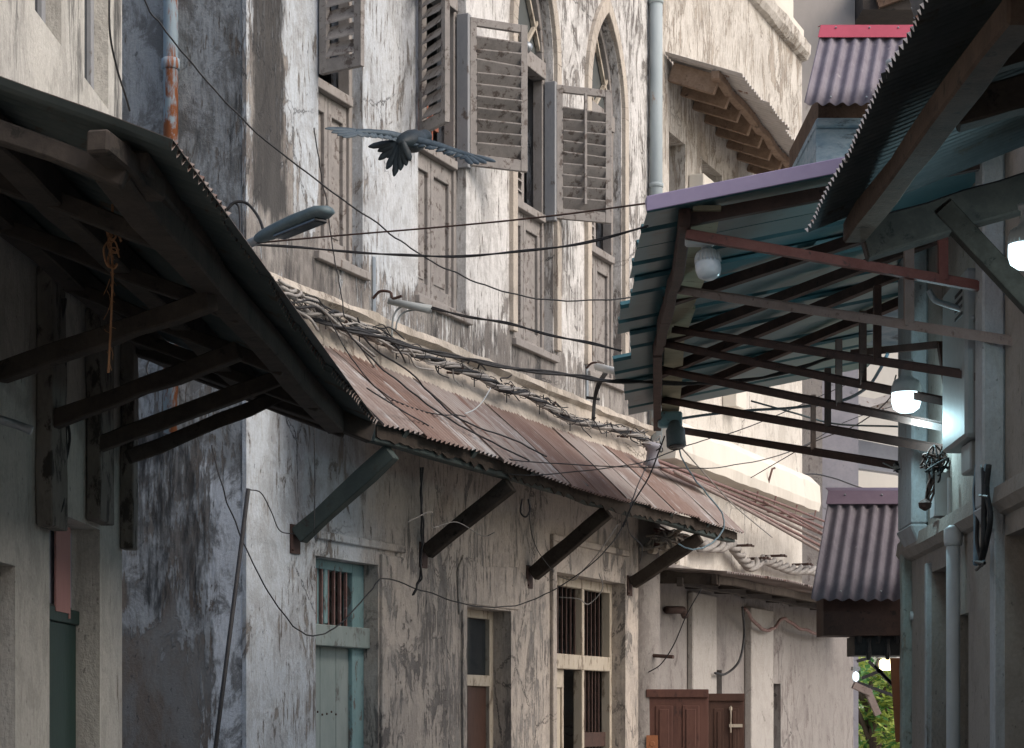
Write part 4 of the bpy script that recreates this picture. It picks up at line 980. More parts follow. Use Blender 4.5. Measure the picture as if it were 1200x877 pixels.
# ------------------------------------------------------------------ lamps and bulbs
def bulb(label, c, r, lit, mat_socket='pvc', up=(0, 0, 1), group='hanging bulbs under the canopy'):
    root = thing('light_bulb', label, 'bulb', c, group)
    bm = NB(); lathe(bm, c, [(r*.99, r*.42), (r*1.0, r*.46), (r*.97, r*.9), (r*.80, r*1.25), (r*.45, r*1.45), (r*.36, r*1.6), (r*.34, r*1.95), (r*.30, r*2.0), (r*.30, r*2.3), (r*.46, r*2.35), (r*.46, r*2.6)], 20, up)
    for k in range(20):
        a_ = k * math.pi / 10; bar(bm, c + Vector((math.cos(a_) * r * .98, math.sin(a_) * r * .98, r * .48)), c + Vector((math.cos(a_) * r * .82, math.sin(a_) * r * .82, r * 1.2)), r * .07, r * .07, up=(math.cos(a_), math.sin(a_), .1))
    part('bulb_socket', bm, M[mat_socket], root, smooth=True)
    bm = NB(); lathe(bm, c, [(0, -r*.92), (r*.5, -r*.88), (r*.86, -r*.62), (r*.98, -r*.2), (r*.98, r*.25), (r*.97, r*.42)], 22, up); part('globe', bm, M['lit'] if lit else M['bulb'], root, smooth=True)
    return root
b1 = bulb('unlit white bulb hanging near the lilac verge of the canopy', P(830, 314, 9.1), .058, False, up=(-.08, .25, 1))
bm = NB(); c = P(822, 282, 9.05); hexa(bm, [c + Vector(v) for v in ((-.07,-.02,-.02),(.06,-.02,-.02),(.06,.05,-.02),(-.07,.05,-.02),(-.07,-.02,.025),(.06,-.02,.025),(.06,.05,.025),(-.07,.05,.025))]); part('ceiling_rose', bm, M['pvc'], b1, bevel=.008)
b2 = bulb('big glowing bulb with ribbed white neck beside the right house wall', P(1062, 468, 10.4), .076, True)
b3 = bulb('glowing bulb cut by the right edge, under the near awning', P(1203, 296, 7.5), .068, True)
sp = thing('spotlight', 'turquoise spotlight with a round dark lens under the far end of the canopy beam', 'lamp', P(786, 500, 14.6))
bm = NB(); fr = CF(14.6); c = P(786, 493, 14.6); fbox(bm, fr, c.x - .09, c.x + .08, -.05, .05, c.z - .05, c.z + .06); part('junction_box', bm, M['boxblue'], sp, bevel=.012)
bm = NB(); lathe(bm, P(792, 514, 14.5), [(.03, .13), (.05, .09), (.068, .06), (.07, -.05), (.066, -.06)], 18, (-.05, .25, 1)); part('housing', bm, M['lampgrey'], sp, smooth=True)
bm = NB(); lathe(bm, P(792, 514, 14.5) + Vector((.003, -.016, -.0615)), [(.06, 0), (.055, -.006), (.0, -.01)], 18, (-.05, .25, 1)); part('lens', bm, M['lens'], sp, smooth=True)
# street lamp poking out above the left awning
sl = thing('street_lamp', 'slim blue-grey street lamp head on a bent arm above the left awning', 'lamp', P(292, 286, 9.9))
bm = NB(); p0, p1 = P(303, 281, 9.8), P(385, 247, 9.35); ax = (p1 - p0).normalized(); Ln = (p1 - p0).length; prev = None; sd = ax.cross(Vector((0,0,1))).normalized(); u2 = sd.cross(ax)
for t, w, h in ((0, .028, .03), (.06, .034, .036), (.2, .042, .042), (.55, .06, .045), (.88, .062, .04), (.98, .045, .026), (1, .02, .014)):
    c = p0.lerp(p1, t); ring = [bm.verts.new(c + sd * math.cos(k * math.pi / 6) * w + u2 * math.sin(k * math.pi / 6) * (h if k <= 6 else h * .55)) for k in range(12)]
    if prev: [bm.faces.new([prev[j], prev[(j+1)%12], ring[(j+1)%12], ring[j]]) for j in range(12)]
    else: bm.faces.new(ring[::-1])
    prev = ring
bm.faces.new(prev); part('lamp_head', bm, M['lampgrey'], sl, smooth=True)
bm = NB(); c0, c1 = p0.lerp(p1, .3) - u2 * .028, p0.lerp(p1, .9) - u2 * .03; bar(bm, c0, c1, .07, .02, up=u2); part('lens', bm, M['lens'], sl, bevel=.006)
bm = NB(); tube(bm, [P(225, 322, 10.3), P(280, 291, 10.0), p0], .022, 10); part('arm', bm, M['galv'], sl, smooth=True)
bm = NB(); tube(bm, catmull([P(266, 246, 9.9), P(276, 237, 9.9), P(290, 239, 9.9), P(303, 255, 9.85), P(310, 274, 9.8)], 8), .0075, 6); tube(bm, catmull([P(262, 262, 9.9), P(270, 240, 9.95), P(280, 243, 9.95), P(281, 275, 9.9)], 8), .006, 6); part('lamp_cable', bm, M['black'], sl, smooth=True)

# ------------------------------------------------------------------ meter box, hooks, leaning pole, board
mb = thing('meter_box', 'tall grey electricity box with vent slots on the right house wall', 'electrical box', RW.p(r_(1147), 0, 2.9))
bm = NB(); fbox(bm, RW, r_(1165), r_(1136), .002, .13, 2.86, 3.62); part('casing', bm, M['boxgrey'], mb, bevel=.015)
bm = NB()
for k in range(4): fbox(bm, RW, r_(1162), r_(1153), .131, .134, 3.42 + k * .035, 3.435 + k * .035)
part('vent_slot', bm, M['black'], mb)
bm = NB(); fbox(bm, RW, r_(1160), r_(1149), .01, .09, 2.72, 2.857); part('cable_gland', bm, M['boxgrey'], mb, bevel=.008)
cb = thing('cable_drop', 'thick black and grey cables tied together, dropping below the grey electricity box', 'cables', RW.P(1150, 665, .08))
rr = random.Random(12)
for k in range(5):
    bm = NB(); x = 1146 + k * 3.2; pts = [RW.P(x, 545, .09)] + [RW.P(x + rr.uniform(-3, 3) - (3 if k < 2 else 0), y, .08 + .012 * (k % 3)) for y in (575, 605, 635)] + [RW.P(1147 + rr.uniform(-5, 6), 662, .09)]
    tube(bm, catmull(pts, 6), .0085 if k % 2 else .013, 6); part('cable', bm, M['black' if k not in (0, 3) else 'bluecable'], cb, smooth=True)
bm = NB(); tube(bm, [RW.P(1143, 580, .08), RW.P(1158, 582, .13)], .006, 5); tube(bm, [RW.P(1141, 658, .08), RW.P(1154, 660, .14), RW.P(1144, 668, .1)], .008, 5); part('cable_tie', bm, M['black'], cb)
# tangled wires on the truss end
def tangle(name, label, cat, c, spread, n, r, mats, seed, ends=None, grav=.3, group=None):
    rr = random.Random(seed); root = thing(name, label, cat, c, group); byM = {}
    for k in range(n):
        pts = [Vector(c) + Vector((rr.gauss(0, spread[0]), rr.gauss(0, spread[1]), rr.gauss(0, spread[2]) - grav * spread[2] * rr.random())) for _ in range(rr.randint(4, 7))]
        m_ = mats[k % len(mats)]; bm = byM.setdefault(m_, NB()); tube(bm, catmull(pts, 6), r * rr.uniform(.7, 1.3), 5)
    for i, (m_, bm) in enumerate(byM.items()): part('wire_loops', bm, M[m_], root, smooth=True)
    return root
t_ = tangle('wire_tangle', 'dangling tangle of cut black wires at the wall end of the lowest trusses', 'wires', P(1095, 545, 10.4), (.035, .03, .05), 9, .0055, ['black', 'iron'], 3)
bm = NB()
for k in range(6): tube(bm, catmull([P(1092 + k, 555, 10.4), P(1090 + rr.uniform(-4, 6), 572, 10.4), P(1084 + rr.uniform(-3, 6), 590, 10.4)], 5), .006, 5)
lathe(bm, P(1084, 592, 10.4), [(.005, -.03), (.03, -.015), (.035, .01), (.01, .03)], 8); part('hanging_strands', bm, M['iron'], t_)
t_ = tangle('wire_tangle', 'small knot of pale wires hooked on the end of the bottom truss', 'wires', P(1062, 548, 11.5), (.05, .02, .02), 8, .005, ['greycable', 'black'], 8)
t_ = tangle('wire_tangle', 'heap of old cable and rags on top of the low awning beside the column', 'cables', P(785, 634, 17.6), (.10, .06, .05), 26, .010, ['greycable', 'cove', 'brownpipe', 'greycable'], 5)
bm = NB(); c = P(782, 642, 17.6)
for k in range(9):
    q = c + Vector((rr.uniform(-.2, .25), rr.uniform(-.1, .1), rr.uniform(-.05, .03))); bar(bm, q, q + Vector((rr.uniform(-.14, .14), rr.uniform(-.1, .1), rr.uniform(-.02, .05))), .05, .03, warp=.01, n=3)
part('rag_bundle', bm, M['cove'], t_)
t_ = tangle('wire_tangle', 'dark knot of wires round the spool at the far end of the cable bundle', 'wires', P(763, 522, 16.9), (.04, .03, .035), 12, .006, ['black', 'greycable'], 15)
bm = NB(); lathe(bm, P(765, 531, 16.9), [(.02, -.12), (.075, -.10), (.05, -.06), (.05, .03), (.08, .06), (.03, .09)], 14, (.1, -.2, 1)); part('spool', bm, M['grey'], t_, smooth=True)
# leaning pole
bm = NB(); p0 = P(291, 573, 11.1); p1 = P(252, 880, 11.0); tube(bm, [p0, p1 + (p1 - p0) * 1.0], .013, 8)
solo('pole', bm, M['black'], 'thin dark pole leaning against the mouldy left end of the townhouse', 'pole', smooth=True)
bm = NB(); fr = CF(12.2); hexa(bm, [P(1046,870,12.3)+Vector((.03,.05,0)), P(1057,870,12.3)+Vector((.04,.05,0)), P(1057,870,12.3)+Vector((.04,.07,0)), P(1046,870,12.3)+Vector((.03,.07,0)), P(1045,771,12.3)+Vector((0,.05,0)), P(1058,771,12.3)+Vector((.04,.05,0)), P(1058,771,12.3)+Vector((.04,.07,0)), P(1045,771,12.3)+Vector((0,.07,0))])
solo('sign_board', bm, M['orange'], 'narrow orange board hanging against the pale green corner post', 'board', bevel=.004)

# ------------------------------------------------------------------ wires
def wire(label, pts, r=.004, mat_='black', cat='wire', name='overhead_wire', k=8, group='overhead wires crossing the alley', wob=.0, seed=1, pair=None):
    q = catmull([P(*p) if len(p) == 3 and not isinstance(p, Vector) else p for p in pts], k)
    if wob: q = [p + Vector((mnoise.noise(Vector((i * .35, seed, 0))), 0, mnoise.noise(Vector((i * .35, seed, 5))))) * wob for i, p in enumerate(q)]
    bm = NB(); tube(bm, q, r, 6)
    if pair:
        for j in range(pair): tube(bm, [p + Vector((.004, .0, .0)) + Vector((math.cos(i * .5 + j * 2.1), math.sin(i * .5 + j * 2.1), math.sin(i * .5 + j * 2.1))) * (r * 1.7) for i, p in enumerate(q)], r, 6)
    return solo(name, bm, M[mat_], label, cat, group, smooth=True)
wire('long thin wire falling from the rusty drain pipe across the shutters to the canopy', [(160,-12,9.6), (195,38,9.7), (245,98,9.8), (300,155,10), (380,218,10.3), (450,268,10.6), (500,303,10.8), (560,331,11), (640,352,11.2), (742,349,11.5)], .0042, wob=.012, seed=3)
wire('single wire from the street lamp rising gently to the lilac corner of the canopy', [(300,285,9.8), (400,276,9.7), (520,266,9.5), (640,254,9.2), (762,238,8.9)], .0042, 'iron')
wire('lower doubled wire sagging from the street lamp to the canopy corner', [(295,287,9.9), (400,294,9.8), (480,300,9.7), (560,299,9.5), (660,289,9.2), (758,266,9.0)], .0042, 'black', pair=1)
wire('black cable from the horizontal hook on the facade to the middle of the canopy edge', [(492,359,12.9), (540,369,12.7), (600,381,12.4), (660,396,12.2), (728,411,12.0)], .006, pair=1)
wire('thick twisted black cable running from the cable bundle past the canopy eave', [(345,366,11.9), (400,384,12.0), (465,401,12.3), (530,418,12.5), (600,431,12.7), (680,442,13), (728,447,13.2), (800,449,13.4), (890,444,13.6), (975,418,13.7)], .0075, pair=2)
wire('thin wire hanging down beside the nearest closed shutter panel', [(368,150,11.7), (374,190,11.8), (382,235,11.85), (390,290,11.9), (398,335,11.9), (404,372,11.9)], .0035, wob=.008, seed=6)
wire('wire looping low under the awning from the brace foot across the teal door', [(248,522,11.2), (262,575,11.2), (285,635,11.3), (318,700,11.4), (352,740,11.6), (375,744,11.8), (400,730,12.0), (435,692,12.4), (452,678,12.7), (500,694,13.2), (560,711,13.9), (610,708,14.4), (655,688,14.6), (700,655,14.6), (728,620,14.8), (745,575,15.2), (762,536,16.0)], .0042, wob=.008, seed=8)
wire('short curved wire from the pole tip to the first brace', [(292,574,11.1), (306,578,11.2), (318,600,11.4), (328,622,11.6), (345,626,11.8)], .0035)
wire('straight thin wire hanging in front of the blank wall beside the first brace', [(368,500,11.6), (369,560,11.6), (368,625,11.6)], .0035)
wire('dark twisted wire hanging from the eave between first and second brace', [(493,548,12.6), (494,590,12.7), (494,640,12.9), (492,675,13), (485,697,13)], .006, wob=.01, seed=9, pair=1)
wire('curly thin wire drooping over the second brace', [(478,612,12.6), (505,600,12.8), (507,618,12.9), (535,612,13.1), (565,628,13.4), (580,624,13.4)], .003, 'greycable')
wire('thin wire from the second brace down the wall to door three', [(620,588,14.2), (622,620,14.3), (630,645,14.5), (648,670,14.9)], .003, 'black')
wire('long thin wire lying low over the rusty awning and onward to the grey block', [(430,455,11.2), (500,498,12.2), (580,535,13), (680,545,13.8), (760,548,14.5), (850,547,15.2), (930,528,16), (990,495,17), (1050,475,18)], .0042, wob=.008, seed=12)
wire('second thin wire sagging over the rusty awning toward the trusses', [(520,525,12.6), (600,556,13.3), (700,550,14), (760,540,14.8), (800,524,15.2), (870,503,15.8), (940,474,16.4), (1015,440,17)], .0042, wob=.006, seed=14)
wire('dark hooked wire curving down from the spool over the awning edge', [(779,511,15), (772,530,15), (760,560,14.9), (742,590,14.8), (730,618,14.8)], .006)
wire('pale cable curving from the spotlight down round the last brace', [(793,520,14.6), (805,548,14.8), (825,575,15), (845,600,15.2), (848,618,15.2), (835,636,15.1), (812,644,15), (795,638,15)], .006, 'bluecable', wob=.008, seed=4)
wire('thin straight wire from the spotlight down to the brown conduits', [(796,522,14.8), (830,560,15.8), (862,594,16.8), (905,630,18)], .005, 'greycable')
wire('thin wire crossing in front of the pale recessed wall above the red-brown door', [(822,690,17.2), (805,720,17.3), (790,755,17.4), (775,778,17.5), (760,788,17.6)], .005)
wire('black wire crossing below the trusses in front of the grey block', [(905,568,22), (945,556,23), (975,560,24), (1010,572,25), (1050,580,26)], .008)
wire('dark blue cable crossing under the lowest trusses to the lit bulb', [(880,470,15), (930,484,15), (980,497,15), (1052,500,14)], .007, 'lampgrey')
wire('thin wire draped from the grey block up to the bulb', [(880,560,19), (950,520,17), (1000,500,15), (1040,470,12), (1050,440,11)], .004)
wire('faded blue cable running along the lowest truss away from the spotlight', [(796,491,14.6), (830,486,14.5), (880,481,14.2), (930,478,13.6), (985,470,12.8), (1015,455,12), (1030,435,11.3), (1040,415,10.9)], .010, 'bluecable')
wire('fine white wire strung from the cable bundle down onto the awning sheets', [(575,455,13.6), (566,470,13.5), (556,480,13.4), (545,485,13.3)], .004, 'pvc')
for i, (pts, r) in enumerate((([(395,372,11.9), (420,405,12.1), (470,450,12.3), (520,487,12.6), (570,515,13), (620,540,13.4)], .0055), ([(418,385,12.1), (440,410,12.3), (480,436,12.5), (505,462,12.7), (540,492,13), (600,515,13.6), (640,535,14)], .0055), ([(385,372,11.8), (412,420,11.8), (450,462,12.0), (500,483,12.5), (545,488,12.9)], .004))):
    wire(('stout black wire sliding from the bundle down over the rusty sheets', 'second black wire running beside it over the rusty sheets to mid awning', 'slack thin wire drooping off the bundle onto the near rusty sheets')[i], pts, r, wob=.01, seed=20 + i)
for i, (pts, r, mt) in enumerate((([(733,600,14.6), (738,625,14.8), (752,640,15), (750,660,15.3)], .004, 'black'), ([(724,615,14.6), (700,650,14.6), (680,672,14.7), (672,680,14.7), (655,676,14.8)], .004, 'greycable'), ([(655,700,14.9), (678,702,14.9), (690,708,15), (706,690,15), (702,672,15)], .004, 'greycable'), ([(612,585,13.6), (610,600,13.7), (616,606,13.7), (621,598,13.7), (619,585,13.7)], .006, 'black'))):
    wire(('short wire looping on the corner column under the eave', 'pale wire curling in front of the barred fanlight', 'open loop of pale wire at the foot of the barred fanlight', 'small black hook of cable under the awning at the second brace')[i], pts, r, mt)
wire('two black cables running down the shaded left house wall between the posts', [L.P(72, 350, .06), L.P(72, 400, .05), L.P(73, 440, .05), L.P(77, 500, .05), L.P(76, 560, .05), L.P(66, 605, .05)], .006, pair=1, group='cables fixed to walls')
wire('small dark cable arching in the gap below the left awning', [P(176,418,10.5), P(172,435,10.5), P(185,452,10.5), P(200,450,10.6), P(213,437,10.6)], .005, group='cables fixed to walls')
wire('dark cable dangling from the low awning over the dark niche', [F.P(870,712,.3), F.P(872,745,.2), F.P(866,775,.2), F.P(850,790,.1), F.P(838,789,.1)], .012, group='cables fixed to walls')
wire('old cable swag along the lower wall under the low awning', [F.P(872,713,.2), F.P(890,735,.15), F.P(905,738,.15), F.P(918,725,.15), F.P(935,735,.15), F.P(960,743,.15), F.P(985,742,.15)], .018, 'brownpipe', group='cables fixed to walls', wob=.02)
wire('thin wire hanging off the upper left house wall', [L.P(128, -8, .1), L.P(129, 40, .1), L.P(137, 80, .1), L.P(147, 112, .12), L.P(152, 130, .12)], .0045, group='cables fixed to walls')
wire('bent white conduit under the canopy at the top of the right house wall', [P(1088,340,9.6), P(1096,352,9.6), P(1112,358,9.5), P(1130,364,9.3), P(1142,374,9.2)], .014, 'galv', group='cables fixed to walls')

# cable bundle along the cornice
cbn = thing('cable_bundle', 'twisted grey cable bundle sagging along the cornice above the rusty awning', 'cables', F.P(325, 345, .14))
path = catmull([F.P(x, y, .14) for x, y in ((318,338), (345,352), (372,364), (400,377), (430,390), (462,404), (497,418), (530,430), (560,440), (588,455), (615,461), (645,478), (670,492), (700,499), (730,505), (758,515))], 14)
n = len(path)
for j in range(8):
    bm = NB(); q = []
    for i, p in enumerate(path):
        s = i / n; amp = .021 + .040 * max(0, 1 - s * 2.6) + .010 * mnoise.noise(Vector((s * 25, j * 3, 1))); ph = i * (.20 if s > .3 else .09) + j * math.pi / 4 + 1.4 * mnoise.noise(Vector((s * 18, j * 2, 4)))
        q.append(p + F.n * math.cos(ph) * amp + Vector((0, 0, math.sin(ph) * amp)) + F.u * .01 * math.sin(ph))
    tube(bm, q, (.011, .008, .010, .006, .011, .009, .005, .010)[j], 7); part('strand', bm, M[('greycable', 'greycable', 'black', 'greycable', 'greycable', 'black', 'black', 'greycable')[j]], cbn, smooth=True)
rr = random.Random(77)
for k in range(52):
    bm = NB(); i = rr.randint(5, n - 8) if k % 3 else rr.randint(int(n * .25), n - 8); c = path[i]
    q = [c + Vector((rr.uniform(-.04, .04), rr.uniform(-.05, .03), rr.uniform(.02, .05)))]
    for _ in range(3): q.append(q[-1] + F.u * rr.uniform(.02, .16) + Vector((rr.uniform(-.02, .03), 0, rr.uniform(-.07, .03))))
    tube(bm, catmull(q, 5), rr.uniform(.003, .006), 5); part('loose_wire', bm, M['black' if k % 4 else 'greycable'], cbn, smooth=True)
bm = NB()
for k in range(10):
    i = rr.randint(2, n // 3); c = path[i]; q = [c]
    for _ in range(4): q.append(q[-1] + F.u * rr.uniform(.05, .22) + Vector((rr.uniform(-.02, .04), 0, rr.uniform(-.05, .03) - .02)))
    tube(bm, catmull(q, 6), rr.uniform(.006, .010), 5)
part('side_cable', bm, M['greycable'], cbn, smooth=True)
bm = NB()
for k in range(22):
    i = int((k + .5) * n / 22); c = path[min(i, n-1)]; d = (path[min(i+1, n-1)] - path[max(i-1, 0)]).normalized(); e1 = d.cross(Vector((0,0,1))).normalized(); e2_ = e1.cross(d)
    ring = [c + (e1 * math.cos(t * .8) + e2_ * math.sin(t * .8)) * .042 + d * .004 * t for t in range(10)]; tube(bm, ring, .0028, 4)
    if k % 2: tube(bm, [c, c + Vector((.0, 0, -.07 - .03 * rr.random()))], .004, 4)
part('binding', bm, M['black'], cbn)
for k in range(7):
    a = cs + .9 + k * .85; bm = NB(); tube(bm, [F.p(a, 0, 3.93), F.p(a, .14, 3.91), F.p(a, .17, 3.96)], .009, 6); part('hook', bm, M['iron'], cbn)
# second bundle on the far ledge
cb2 = thing('cable_bundle', 'pale rope-like cable tied along the far wall just above the low awning', 'cables', F.P(830, 640, .1))
path = catmull([F.P(x, y, .12) for x, y in ((820,640), (845,641), (855,637), (868,652), (880,664), (895,656), (912,662), (930,668), (950,668), (968,676))], 10)
for j in range(3):
    bm = NB(); tube(bm, [p + F.n * math.cos(i*.5 + j*2.1) * .035 + Vector((0,0,math.sin(i*.5 + j*2.1) * .035)) for i, p in enumerate(path)], .026, 6); part('strand', bm, M['greycable'], cb2, smooth=True)
for k, x in enumerate((856, 876, 896, 928)):
    bm = NB(); c = F.P(x, (640, 655, 652, 662)[k], .0); bar(bm, c, c + F.n * .22, .02, .025); bar(bm, c + F.n * .2 - F.u * .1, c + F.n * .2 + F.u * .12, .018, .018); part('bracket', bm, M['iron'], cb2)
# brown conduits slanting away to the small roof
cd = thing('conduit_run', 'parallel brown and white conduits slanting along the cream wall toward the small purple roof', 'conduits', F.P(800, 560, .3))
for k in range(7):
    bm = NB(); y0 = (536, 541, 545, 549, 553, 575, 588)[k]; x0 = (760, 762, 770, 775, 790, 872, 895)[k]; y1 = (620, 628, 636, 643, 650, 612, 628)[k]
    a = F.P(x0, y0, .30 + .02 * k); b = F.P(968, y1, .34 + .02 * k); a2 = F.P(x0 + (968 - x0) * .5, y0 + (y1 - y0) * .48, .32 + .02 * k)
    tube(bm, catmull([a, a2, b], 8), .016 if k < 5 else .012, 7); part('conduit', bm, M[('brownpipe','brownpipe','ironpale','brownpipe','ironpale','brownpipe','brownpipe')[k]], cd, smooth=True)
for x, y in ((851,585), (873,590), (899,600), (922,606)):
    bm = NB(); c = F.P(x, y, 0); tube(bm, [c, c + F.n * .3 + Vector((0,0,-.04)), c + F.n * .32 + Vector((0,0,.06))], .011, 6); part('bracket', bm, M['brownpipe'], cd)
bm = NB(); c = F.P(900, 565, .2); tube(bm, [c - Vector((0,0,.02)), c + Vector((.03, -.1, .12)), c + Vector((.06, -.1, .13))], .012, 6)
solo('iron_spike', bm, M['brownpipe'], 'rusty iron spike sticking up from the cream ledge', 'spike')
# facade brackets for the wires
def wirehook(label, x, y, x2, y2, up):
    root = thing('wire_bracket', label, 'bracket', F.P(x, y, .02), 'wire brackets on the facade')
    bm = NB(); a, z = F.px(x, y, .0); fbox(bm, F, a - .02, a + .02, .002, .012, z - .3, z + up); part('back_plate', bm, M['galv'], root)
    bm = NB(); c = F.P(x, y, .02); t = [c, c + F.n * .05 + Vector((0,0,.04)), c + F.n * .12 + Vector((0,0,.03)), c + F.n * .14 + Vector((0,0,-.01)), c + F.n * .2]
    tube(bm, catmull(t, 5), .009, 6); part('hook', bm, M['iron'], root)
    return root
wk = wirehook('pale strap with a hook holding the black cable clamp, at the second shutter bay', 437, 350, 0, 0, .26)
bm = NB(); p0 = P(455, 353, 12.9); p1 = P(505, 363, 12.85); tube(bm, [p0, p1], .020, 8, r2=.028); tube(bm, catmull([P(492,357,12.9), P(470,360,12.9), P(461,372,12.9), P(459,395,12.9)], 6), .007, 6); tube(bm, catmull([P(495,362,12.9), P(474,366,12.9), P(466,376,12.9), P(464,386,12.9)], 6), .006, 6); part('cable_clamp', bm, M['boxgrey'], wk, smooth=True)
wk = wirehook('pale strap with a curled hook and black drop wires, beside the last arched window', 687, 432, 0, 0, .3)
bm = NB(); tube(bm, [P(700, 430, 16), P(727, 437, 15.4)], .03, 8); part('insulator', bm, M['pvc'], wk, smooth=True)
bm = NB()
for k in range(3): tube(bm, catmull([P(708 + k*2, 437, 15.9), P(700 + k * 2, 450, 15.9), P(696 + k, 468, 16), P(694 + k, 492, 16)], 6), .008, 5)
bar(bm, P(687, 466, 16), P(703, 468, 16), .015, .02); part('drop_wire', bm, M['black'], wk, smooth=True)
bm = NB(); c = F.P(620, 55, .03); lathe(bm, c + F.n*-.08, [(.03, 0), (.045, .02), (.03, .05), (.045, .07), (.02, .1)], 12, F.n); solo('insulator', bm, M['galv'], 'small round insulator on the transom of the first arched window', 'insulator', smooth=True)
# wall pipe on the recessed wall
bm = NB(); tube(bm, [F.P(781, 715, .04), F.P(800, 715, .10), F.P(803, 722, .1)], .035, 8); solo('pipe_stub', bm, M['iron'], 'short bent pipe sticking out of the pale recessed wall', 'pipe', smooth=True)
bm = NB(); tube(bm, [F.P(758, 768, .04), F.P(789, 770, .30)], .018, 6); solo('iron_rod', bm, M['iron'], 'short dark rod above the red-brown door leaf', 'rod')

# ------------------------------------------------------------------ small lamps far off under the little roof
def tubelamp(label, x0, x1, y, d, mt, vert=False):
    root = thing('wall_lamp', label, 'lamp', P((x0+x1)/2, y, d), 'small lit lamps at the alley end')
    bm = NB(); c = P((x0+x1)/2, y, d); w = (x1 - x0) / FX * d / 2
    lathe(bm, c - Vector((w, 0, 0)), [(.03, 0), (.045, .02), (.045, 2*w - .02), (.03, 2*w)], 10, (1, 0, 0)); part('glass', bm, M[mt], root)
    bm = NB(); bar(bm, c + Vector((-w * 1.3, .03, .07)), c + Vector((w*1.5, .03, .07)), .12, .035); part('bracket', bm, M['galv'], root)
    return root
tubelamp('small white lamp glowing at the corner of the pinkish wall', 1000, 1006, 793, 18, 'lit')
tubelamp('small warm yellow lamp glowing under the low purple roof', 1031, 1046, 779, 16, 'litwarm')
t_ = thing('lamp_arm', 'pale angled arm and dark struts crossing in front of the green trees', 'bracket', P(1015, 800, 19))
bm = NB(); bar(bm, P(1000, 803, 19), P(1020, 812, 19), .10, .06); bar(bm, P(1016, 808, 19), P(1029, 838, 19), .07, .06); part('arm', bm, M['ironpale'], t_)
bm = NB()
for a, b in (((1005,800),(1060,820)), ((1010,795),(1060,775)), ((1004,775),(1016,772)), ((1025,780),(1055,812)), ((1018,775),(1045,802))): bar(bm, P(*a, 19.3), P(*b, 19.3), .02, .03)
part('strut', bm, M['black'], t_)

# ------------------------------------------------------------------ trees at the end of the alley
def tree(label, x, d, h, rad, seed, mats, nleaf=5200, zc=None):
    rr = random.Random(seed); base = Vector(((x - 600) / FX * d, d, 0)); root = thing('tree', label, 'tree', base, 'trees at the end of the alley')
    bm = NB(); top = base + Vector((rr.uniform(-.3, .3), 0, h * .7)); tube(bm, catmull([base, base.lerp(top, .5) + Vector((.1, .05, 0)), top], 6), .14, 8, r2=.05)
    tips = []
    for k in range(9):
        s = base.lerp(top, rr.uniform(.4, .95)); a = rr.uniform(0, 6.28); e = s + Vector((math.cos(a) * rad * rr.uniform(.5, .95), math.sin(a) * rad * rr.uniform(.5, .95), rr.uniform(.1, .35) * h)); tube(bm, catmull([s, s.lerp(e, .5) + Vector((0,0,.15)), e], 4), .045, 5, r2=.012); tips += [s.lerp(e, .6), e]
    part('trunk', bm, M['bark'], root, smooth=True)
    cl = []
    for k in range(34):
        t = rr.choice(tips); cl.append((t + Vector((rr.gauss(0, rad*.3), rr.gauss(0, rad*.3), rr.gauss(0, h*.10))), rr.uniform(.22, .5) * rad * .8))
    bm = NB()
    for k in range(nleaf):
        c, r = rr.choice(cl); v = Vector((rr.gauss(0, 1), rr.gauss(0, 1), rr.gauss(0, 1))).normalized() * r * rr.uniform(.5, 1) ** .5; v.z *= .7
        p = c + v; s = rr.uniform(.05, .10); a = Vector((rr.gauss(0, 1), rr.gauss(0, 1), rr.gauss(0, .5))).normalized(); b = a.cross(Vector((rr.gauss(0, .5), rr.gauss(0, .5), 1))).normalized()
        f = bm.faces.new([bm.verts.new(p), bm.verts.new(p + a * s + b * s * .35), bm.verts.new(p + a * s * 2), bm.verts.new(p + a * s - b * s * .35)]); f.material_index = 0 if rr.random() < .7 else 1
    part('crown', bm, [M[m_] for m_ in mats], root, recalc=False)
tree('yellow-green leafy tree in the gap beside the corner post', 1026, 29, 2.9, 1.0, 3, ('leafy', 'leaf'))
tree('darker green tree low in the gap at the end of the alley', 1052, 31, 2.6, 1.3, 5, ('leaf', 'leafy'))
tree('tall dark green tree farthest back in the gap', 1034, 35, 3.6, 1.8, 9, ('leaf', 'leaf'))

# ------------------------------------------------------------------ the flying crow, seen from behind
def feather(bm, p0, d, n, ln, w, th=.003, mi=0, curve=0.0):
    d = d.normalized(); sd = d.cross(n).normalized(); prev = None
    for t, k in ((0, .35), (.2, .8), (.6, 1.0), (.85, .8), (.97, .35), (1, .08)):
        c = p0 + d * ln * t + n * curve * t * t; a, b = c - sd * w / 2 * k, c + sd * w / 2 * k
        r = [bm.verts.new(a - n*th*.3), bm.verts.new(c - n*th), bm.verts.new(b - n*th*.3), bm.verts.new(b + n*th*.3), bm.verts.new(c + n*th), bm.verts.new(a + n*th*.3)]
        if prev: [setattr(bm.faces.new([prev[j], prev[(j+1)%6], r[(j+1)%6], r[j]]), 'material_index', mi) for j in range(6)]
        else: bm.faces.new(r[::-1]).material_index = mi
        prev = r
    bm.faces.new(prev).material_index = mi
bird = thing('crow', 'dark crow in flight with spread wings and fanned tail, in front of the shutters', 'bird', P(478, 175, 9.5))
bm = NB(); bc = P(481, 166, 9.5); fw = Vector((.35, .85, .28)).normalized(); prev = None; s_ = fw.cross(Vector((0,0,1))).normalized(); u_ = s_.cross(fw)
